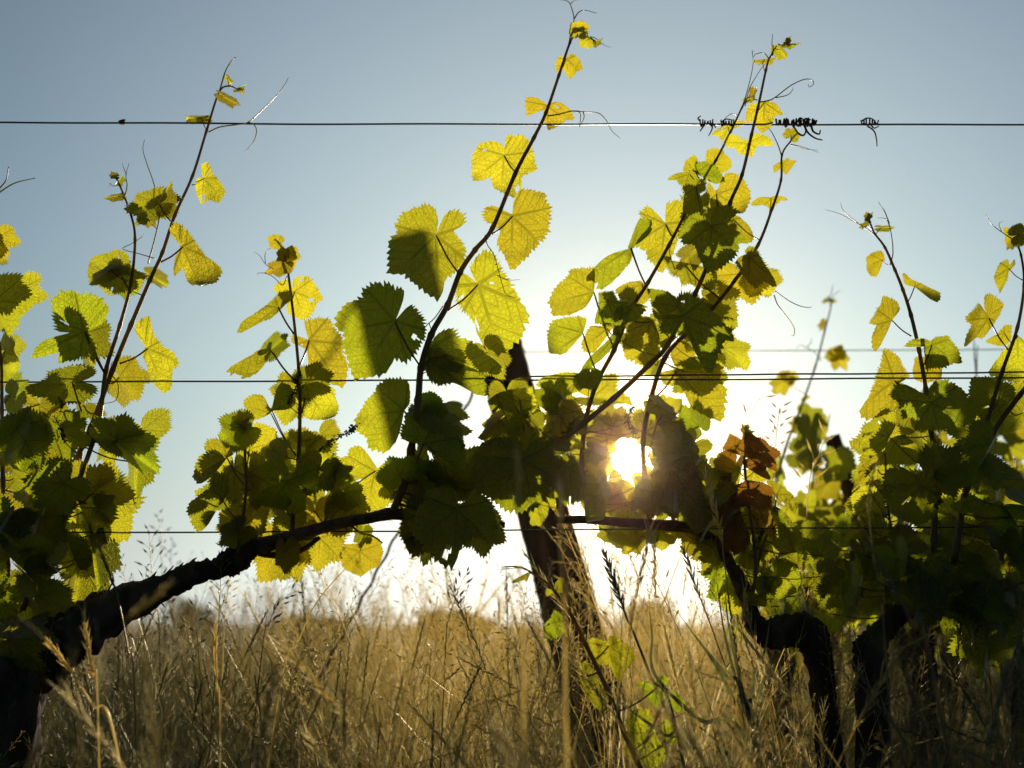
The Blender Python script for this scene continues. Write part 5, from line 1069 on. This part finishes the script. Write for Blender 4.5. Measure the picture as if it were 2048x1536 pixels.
for i in range(14):
    h = rg.uniform(.42, .62); p = stalk_pts(rg, h, rg.uniform(.05, .26))
    TPL['ear'].append(join(tri_tube(p, [.0007] * 6 + [.0005, .0004]), *spike_parts(rg, p, rg.uniform(.12, .2), 22, .011, .0013, .022, .2), blade_part(rg, h * .6, .16, .0015)))
    h = rg.uniform(.5, .7); p = stalk_pts(rg, h, rg.uniform(.06, .26))
    TPL['pan'].append(join(tri_tube(p, [.0007] * 6 + [.0005, .0003]), *panicle_parts(rg, p, rg.uniform(.18, .28), rg.choice((8, 10, 13)), rg.uniform(.012, .03))))
    h = rg.uniform(.42, .66); p = stalk_pts(rg, h, rg.uniform(.04, .24))
    TPL['fine'].append(join(tri_tube(p, [.0006] * 6 + [.0004, .0003]), *panicle_parts(rg, p, rg.uniform(.22, .34), rg.choice((22, 28, 34)), rg.uniform(.010, .022), .0065, .0010, 0, .1)))
    h = rg.uniform(.35, .6); p = bent_pts(rg, h)
    TPL['bent'].append(join(tri_tube(p, .0006), *spike_parts(rg, p, rg.uniform(.12, .2), 14, .010, .0012, .014, .25)))
    TPL['under'].append(join(*[blade_part(rg, rg.uniform(.16, .34), rg.uniform(.05, .25), rg.uniform(.002, .0045), 4) for _ in range(3)]))  # low blades added dark and broad so the grass base looks shaded
    TPL['blade'].append(blade_part(rg, rg.uniform(.22, .5), rg.uniform(.08, .36), rg.uniform(.0010, .0024)))
for i in range(12):
    h = rg.uniform(.45, .68); p = stalk_pts(rg, h, rg.uniform(.05, .24), 4)
    TPL['far'].append(join(tri_tube(p, .0009), *spike_parts(rg, p, rg.uniform(.2, .3), 12, .016, .0020, 0, .5), blade_part(rg, h * .7, .2, .002, 3)))
for k in TPL: TPL[k] = [(np.array([tuple(v) for v in V], np.float32), np.array(F, np.int32)) for V, F in TPL[k]]

def dry_shade(x, y):
    """ripeness and painted shade by view column: golden sunlit middle, greener and darker sides"""
    q = 1024 + x / (y + 2.0) * FX
    return 0.42 + 0.68 * math.exp(-((q - 1130) / 420.0) ** 2) + .12 * math.sin(x * 5 + y * 2)  # lit middle and shaded sides are put into the grass colour
def meadow(name, spec, seed, hscale=lambda x, y: 1.0):
    """spec: (template kind, number, y0, y1, dryness low, high); stems stand where the view frustum plus a margin covers the ground"""
    r = np.random.RandomState(seed); VV, FF, DD = [], [], []; o = 0
    for kind, n, y0, y1, d0, d1, sc in spec:
        # area-uniform sampling of the widening strip
        yy = []
        while len(yy) < n:
            y = r.uniform(y0, y1); wdt = (y + 2) * .37 + .25
            if r.rand() < wdt / ((y1 + 2) * .37 + .25): yy.append(y)
        for y in yy:
            wdt = (y + 2) * .37 + .25; x = r.uniform(-wdt, wdt)
            V, F = TPL[kind][r.randint(len(TPL[kind]))]
            a = r.uniform(0, 6.28); c, s = math.cos(a), math.sin(a); k = sc * r.uniform(.72, 1.12) * hscale(x, y)
            M = np.array([[c, -s, r.normal(0, .10)], [s, c, r.normal(0, .10)], [0, 0, 1]], np.float32)
            W_ = (V * k) @ M.T + np.array([x, y, -.005], np.float32)
            VV.append(W_); FF.append(F + o); o += len(V); DD.append(np.full(len(V), np.clip(r.uniform(d0, d1) * dry_shade(x, y), 0, 1), np.float32))
    VV = np.concatenate(VV); FF = np.concatenate(FF); DD = np.concatenate(DD)
    me = bpy.data.meshes.new(name); me.vertices.add(len(VV)); me.vertices.foreach_set('co', VV.ravel())
    me.loops.add(FF.size); me.loops.foreach_set('vertex_index', FF.ravel()); me.polygons.add(len(FF))
    me.polygons.foreach_set('loop_start', np.arange(0, FF.size, 3, dtype=np.int32))
    me.update(calc_edges=True)
    at = me.attributes.new('dry', 'FLOAT', 'POINT'); at.data.foreach_set('value', DD)
    me.materials.append(M_GRASS)
    return link(name, me)
def hs(x, y):
    k = 1.0
    if y < 0: k = .72 + .14 * (y + 2) / 2
    return k * (1 + .10 * math.sin(x * 3.1 + y) + .06 * math.sin(x * 7 - y * 2))
tag(meadow('foreground_grass', [('ear', 50, -1.35, -.4, .6, .95, 1.25), ('fine', 30, -1.3, -.5, .7, 1, 1.2), ('ear', 260, -1.45, -0.1, .5, 1, 1), ('fine', 160, -1.3, -0.1, .4, 1, .95), ('pan', 40, -1.3, -0.1, .3, .9, .95), ('bent', 160, -1.4, 0, .4, 1, 1),
                                ('blade', 500, -1.5, -.1, 0, .8, .9), ('under', 1300, -1.5, 0, 0, .4, .85)], 1, hs),
    "ripe and green grass between the camera and the near vines", 'grass', kind='stuff')
tag(meadow('meadow_grass', [('ear', 500, -.1, 2.2, .6, 1, 1.05), ('fine', 1000, -.1, 2.4, .6, 1, 1.12), ('pan', 320, -.1, 2.4, .4, 1, 1.08), ('bent', 700, -.1, 2.4, .4, 1, 1.1), ('blade', 1500, -.1, 2.4, .1, .9, 1.0), ('under', 3600, -.1, 3.0, 0, .4, 1.0),
                            ('ear', 700, 2.2, 5, .6, 1, 1.08), ('fine', 1200, 2.2, 5, .7, 1, 1.15), ('pan', 300, 2.2, 5, .5, 1, 1.1), ('bent', 500, 2.2, 5, .5, 1, 1.1), ('under', 2600, 3, 6.5, 0, .4, 1.15), ('blade', 600, 2.2, 5, .1, .7, .9)], 2, hs),
    "dry golden seed-headed grass filling the alley behind the near vines", 'grass', kind='stuff')
tag(meadow('far_grass', [('far', 3200, 5, 14, .6, 1, 1.1), ('far', 3600, 14, 36, .6, 1, 1.15), ('under', 2600, 6.5, 16, 0, .4, 1.4)], 3, lambda x, y: 1 + .12 * math.sin(x * 1.3) * math.sin(y * .7)),
    "distant pale grass fading out of focus towards the horizon", 'grass', kind='stuff')

# ------------------------------------------------------------------ single tall grasses that stand out
def to_ground(pts, Y, lean=0.0):
    q = [P(x, y, Y) for x, y in pts]; b = q[-1]; d = (q[-1] - q[-2]); d.z = min(d.z, -1e-3)
    k = b.z / -d.z; g0 = b + Vector((d.x * k * .35, 0, -b.z))
    return [g0] + q[::-1]
def dryattr(me, val):
    a = me.attributes.new('dry', 'FLOAT', 'POINT'); a.data.foreach_set('value', [val] * len(me.vertices))
def grass_stalk(pts, Y, head, label, dry=.6, r=.0011, cat='grass stalk', group='tall grasses standing out', name='grass_stalk', seed=0, **kw):
    rg = random.Random(seed); q = to_ground(pts, Y); g0 = q[0]
    sp = [Vector(v) for v in spline(q, 8)]; n = len(sp)
    root = empty(name, g0); tag(root, label, cat, group)
    V, F = tube(sp, [r * (1.2 - .8 * i / n) for i in range(n)], 6); me = mesh('stem', off(V, g0), F, [M_GRASS]); dryattr(me, dry * .7)
    link('stem', me, root, g0)
    if head:
        # length of the head as a share of the stalk
        tot = sum((sp[i + 1] - sp[i]).length for i in range(n - 1)); hl = kw.pop('hl') * mpp(sp[-1]); fr = hl / tot
        # re-space evenly
        ev = []; acc = 0; step = tot / 60; ev.append(sp[0])
        for i in range(n - 1):
            L = (sp[i + 1] - sp[i]).length
            while acc + L >= step * len(ev) and len(ev) < 60:
                ev.append(sp[i].lerp(sp[i + 1], (step * len(ev) - acc) / L))
            acc += L
        ev.append(sp[-1])
        pr = (spike_parts if head == 'spike' else panicle_parts)(rg, ev, fr, **kw)
        V, F = join(*pr); me = mesh('seed_head', off(V, g0), F, [M_GRASS], smooth=False); dryattr(me, dry); link('seed_head', me, root, g0)
    return root
grass_stalk([(1209, 1104), (1222, 1145), (1238, 1190), (1252, 1232), (1267, 1265), (1304, 1357), (1355, 1468)], -.15, 'spike', "tall green grass with a full upright head just right of the leaning post", .25, .0019, seed=1, hl=125, n=34, L=.017, w=.0017, awnL=.004, spread=.42)
grass_stalk([(1365, 1094), (1378, 1130), (1392, 1172), (1402, 1200), (1425, 1260), (1450, 1330), (1480, 1400)], -.1, 'spike', "thin grass with a narrow dark head left of the bent vine head", .2, .0009, seed=2, hl=105, n=15, L=.017, w=.0015, awnL=.003, spread=.35)
grass_stalk([(1411, 945), (1425, 1000), (1440, 1060), (1448, 1120), (1458, 1200), (1470, 1290), (1486, 1390)], -.12, 'spike', "tallest near grass with a brown head crossing the reddened leaves", .75, .0011, seed=3, hl=150, n=22, L=.018, w=.0016, awnL=.006, spread=.3)
grass_stalk([(1559, 816), (1556, 845), (1552, 880), (1550, 960), (1548, 1100), (1545, 1300)], .45, 'pan', "slightly blurred oat-like grass against the sky right of the reddened leaves", .5, .001, seed=4, hl=85, n=13, arm=.02, L=.018, w=.0022, awnL=.003)
grass_stalk([(1652, 872), (1636, 915), (1620, 955), (1612, 1050), (1605, 1150), (1600, 1300)], .35, 'pan', "lit grass with heavy dark spikelets in front of the blurred next row", .8, .0013, seed=5, hl=130, n=12, arm=.022, L=.026, w=.0028, awnL=.003)
grass_stalk([(299, 1068), (301, 1110), (305, 1150), (312, 1200), (320, 1320)], .6, 'pan', "open oat-like panicle against the sky just above the thick left arm", .3, .0011, seed=6, hl=135, n=15, arm=.035, L=.018, w=.0023, awnL=.003)
grass_stalk([(315, 1030), (320, 1060), (322, 1100), (326, 1200), (330, 1320)], 1.7, 'pan', "faint blurred panicle rising behind the oat-like one over the left arm", .3, .0012, seed=7, hl=90, n=11, arm=.03, L=.018, w=.0026, awnL=0)
grass_stalk([(345, 1085), (342, 1110), (344, 1160), (346, 1300)], 1.9, 'pan', "small blurred panicle between the left arm and the first low leaves", .3, .0012, seed=8, hl=70, n=10, arm=.025, L=.018, w=.0026, awnL=0)
grass_stalk([(461, 1155), (455, 1185), (450, 1230), (446, 1320)], .5, 'pan', "lit grass head beneath the left end of the low bushy shoots", .8, .001, seed=9, hl=85, n=13, arm=.022, L=.015, w=.0019, awnL=.003)
grass_stalk([(592, 1182), (570, 1195), (552, 1215), (538, 1250), (522, 1320)], .35, 'pan', "nodding brome head with dark spikelets under the lowest centre-left leaves", .2, .0009, seed=10, hl=105, n=10, arm=.018, L=.015, w=.0022, awnL=.003, droop=0)
grass_stalk([(933, 1146), (918, 1175), (908, 1205), (898, 1240), (890, 1320)], .35, 'pan', "small nodding brome head left of the leaning post", .2, .0009, seed=11, hl=80, n=9, arm=.014, L=.017, w=.0024, awnL=.003, droop=-.2)
grass_stalk([(197, 1090), (212, 1130), (226, 1165), (240, 1215), (256, 1300), (270, 1400)], -.3, 'spike', "dark narrow ear crossing the thick left arm from above", .25, .0010, seed=12, hl=115, n=20, L=.012, w=.0016, awnL=.002, spread=.2)
grass_stalk([(168, 1226), (176, 1290), (186, 1350), (196, 1420)], -.35, 'spike', "pale bristly ear standing in front of the left trunk", .95, .0012, seed=13, hl=150, n=24, L=.013, w=.0016, awnL=.014, spread=.2)
grass_stalk([(50, 1240), (100, 1290), (140, 1340), (185, 1410), (235, 1500)], -.4, 'spike', "pale grass leaning steeply to the left across the foot of the left trunk", .95, .0013, seed=14, hl=150, n=22, L=.014, w=.0018, awnL=.012, spread=.2)
grass_stalk([(433, 1248), (431, 1310), (435, 1380), (440, 1450)], -.2, 'spike', "single straight pale ear in the grass left of the low bushy shoots", .95, .001, seed=15, hl=110, n=22, L=.012, w=.0012, awnL=.008, spread=.15)
grass_stalk([(702, 1127), (665, 1165), (627, 1215), (595, 1287), (560, 1380)], 0.1, None, "bare reddish stem slanting up to the right from the grass below the hanging round leaf", .8, .0013, seed=16)
grass_stalk([(1033, 905), (1038, 960), (1030, 1040), (1036, 1140), (1045, 1300)], -1.0, 'spike', "large blurred pale stem close to the camera in front of the dark centre leaf", .95, .0010, seed=17, hl=120, n=12, L=.010, w=.001, awnL=.006, spread=.15)
grass_stalk([(1118, 968), (1122, 1010), (1120, 1080), (1126, 1180), (1130, 1300)], -1.0, 'spike', "blurred pale ear close to the camera over the leaning post", 1, .0009, seed=18, hl=100, n=12, L=.010, w=.001, awnL=.006, spread=.12)
grass_stalk([(1712, 1040), (1745, 1100), (1790, 1180), (1830, 1260), (1862, 1330)], -.75, 'spike', "thick blurred green stalk slanting over the dark leaves at lower right", .35, .0019, seed=19, hl=60, n=8, L=.010, w=.001, awnL=.004, spread=.15)
grass_stalk([(330, 1175), (270, 1225), (200, 1290), (120, 1370)], -1.0, 'spike', "soft pale streak of grass crossing the thick left arm close to the camera", .4, .0011, seed=20, hl=110, n=12, L=.012, w=.001, awnL=.008, spread=.15)
grass_stalk([(1750, 930), (1738, 1000), (1744, 1090), (1760, 1200), (1772, 1320)], -.55, 'spike', "blurred upright ear in front of the dark leaves on the right", .4, .0009, seed=21, hl=110, n=16, L=.011, w=.0012, awnL=.008, spread=.15)

def tuft(blades, Y, label, w=.003, dry=.25):
    q0 = [to_ground(b, Y) for b in blades]; cx = sum(q[0].x for q in q0) / len(q0); g0 = Vector((cx, Y, 0))
    root = empty('grass_tuft', g0); tag(root, label, 'grass tuft')
    for b, q in zip(blades, q0):
        q[0] = g0 + Vector((q[0].x - cx, 0, 0)) * .15
        sp = [Vector(v) for v in spline(q, 7)]; V, F = [], []; n = len(sp)
        for i, p in enumerate(sp):
            t = i / (n - 1); d = sp[min(i + 1, n - 1)] - sp[max(i - 1, 0)]; s = d.cross(Vector((.25, 1, 0))).normalized() * w * (1 - t ** 2.5) * (.55 + .45 * min(1, t * 3)) 
            V += [p - s, p + Vector((0, w * .5 * (1 - t), 0)), p + s]
        for i in range(n - 1):
            for k in (0, 1): F.append((3 * i + k, 3 * i + k + 1, 3 * i + k + 4, 3 * i + k + 3))
        me = mesh('blade', off(V, g0), F, [M_GRASS]); dryattr(me, dry); link('blade', me, root, g0)
tuft([[(1352, 1220), (1400, 1285), (1450, 1350), (1500, 1440)], [(1402, 1290), (1430, 1330), (1465, 1390), (1510, 1470)], [(1540, 1236), (1532, 1290), (1516, 1350), (1502, 1400), (1510, 1470)],
      [(1564, 1308), (1540, 1340), (1518, 1390), (1514, 1470)], [(1448, 1160), (1456, 1240), (1470, 1310), (1488, 1400), (1506, 1480)], [(1432, 1150), (1446, 1250), (1466, 1340), (1488, 1420), (1506, 1480)],
      [(1298, 1212), (1304, 1270), (1310, 1350), (1400, 1440), (1500, 1500)]],
     -.14, "tuft of broad bright-edged green blades below the bent vine head", .0030, .15)
tuft([[(1195, 1370), (1260, 1420), (1330, 1470), (1400, 1520)], [(1375, 1440), (1420, 1470), (1450, 1510), (1470, 1560)], [(1330, 1390), (1345, 1440), (1380, 1500), (1420, 1560)]], -.2, "few low green blades lying across the sucker leaves", .0026, .2)

# ------------------------------------------------------------------ far off
def bush(px, py, wpx, hpx, Y, label, seed, n=1500):
    rg = random.Random(seed); c = P(px, py, Y); s = mpp(c); a, h = wpx * s / 2, hpx * s
    top = c.z + h * .5; root = empty('bush', (c.x, Y, 0)); tag(root, label, 'bush', 'bushes on the horizon')
    V, F = [], []
    lobes = [(rg.uniform(-.7, .7), rg.uniform(-.4, .4), rg.uniform(.35, .8), rg.uniform(.35, .6)) for _ in range(11)] + [(0, 0, .6, .7)]
    for _ in range(n):
        lx, ly, lz, lr = rg.choice(lobes); d = Vector((rg.gauss(0, 1), rg.gauss(0, 1), rg.gauss(0, 1))).normalized() * lr * rg.uniform(.6, 1.05)
        p = Vector(((lx + d.x) * a * .75, (ly + d.y) * a * .75, max(.02, (lz * .85 + d.z * .45)) * top * .95)); q = a * .06 * rg.uniform(.6, 1.4)
        u = Vector((rg.gauss(0, 1), rg.gauss(0, 1), rg.gauss(0, 1))).normalized() * q; w = u.cross(Vector((rg.gauss(0, 1), rg.gauss(0, 1), rg.gauss(0, 1)))).normalized() * q * .7
        k = len(V); V += [p - u, p + w, p + u, p - w]; F.append((k, k + 1, k + 2, k + 3))
    link('crown', mesh('crown', V, F, [M_BUSH], smooth=False), root, (c.x, Y, 0))
    tv, tf = join(*[tube([Vector((0, 0, -.05)), Vector((x * a * .3, .05, top * .3)), Vector((x * a * .7, .1, top * .65))], [a * .07, a * .05, a * .02], 6) for x in (-.8, -.1, .7)])
    link('stems', mesh('stems', tv, tf, [M_BARK]), root, (c.x, Y, 0))
bush(390, 1208, 130, 90, 22, "round dark bush on the horizon under the thick left arm", 1)
bush(1290, 1205, 150, 95, 24, "sunlit rounded bush on the horizon right of the leaning post", 2)
bush(900, 1232, 230, 60, 30, "low wide bush on the horizon left of the leaning post", 3)
bush(60, 1232, 260, 60, 28, "low bush on the horizon behind the left trunk", 4)
bush(620, 1240, 200, 45, 34, "lowest of the horizon bushes, beneath the middle shoots", 5)

# ------------------------------------------------------------------ haze
V = [(-9, -3.2, -1), (9, -3.2, -1), (34, 60, -1), (-34, 60, -1)]; V += [(x, y, z) for (x, y, _), z in zip(V, (3, 3, 30, 30))]  # thin scattering volume added to spread a glow round the sun
hz_ = bpy.data.meshes.new('glow_haze'); hz_.from_pydata(V, [], [(0, 3, 2, 1), (4, 5, 6, 7), (0, 1, 5, 4), (1, 2, 6, 5), (2, 3, 7, 6), (3, 0, 4, 7)])
m, t = newmat('glow_haze'); pv = N(t, 'ShaderNodeVolumePrincipled'); pv.inputs['Density'].default_value = 0.00045; pv.inputs['Anisotropy'].default_value = 0.984
pv.inputs['Color'].default_value = (1, .66, .36, 1); o = N(t, 'ShaderNodeOutputMaterial'); t.links.new(pv.outputs[0], o.inputs['Volume'])
hz_.materials.append(m); tag(link('glow_haze', hz_), "thin sunlit haze added for the glow round the low sun", 'glow_haze', kind='stuff')
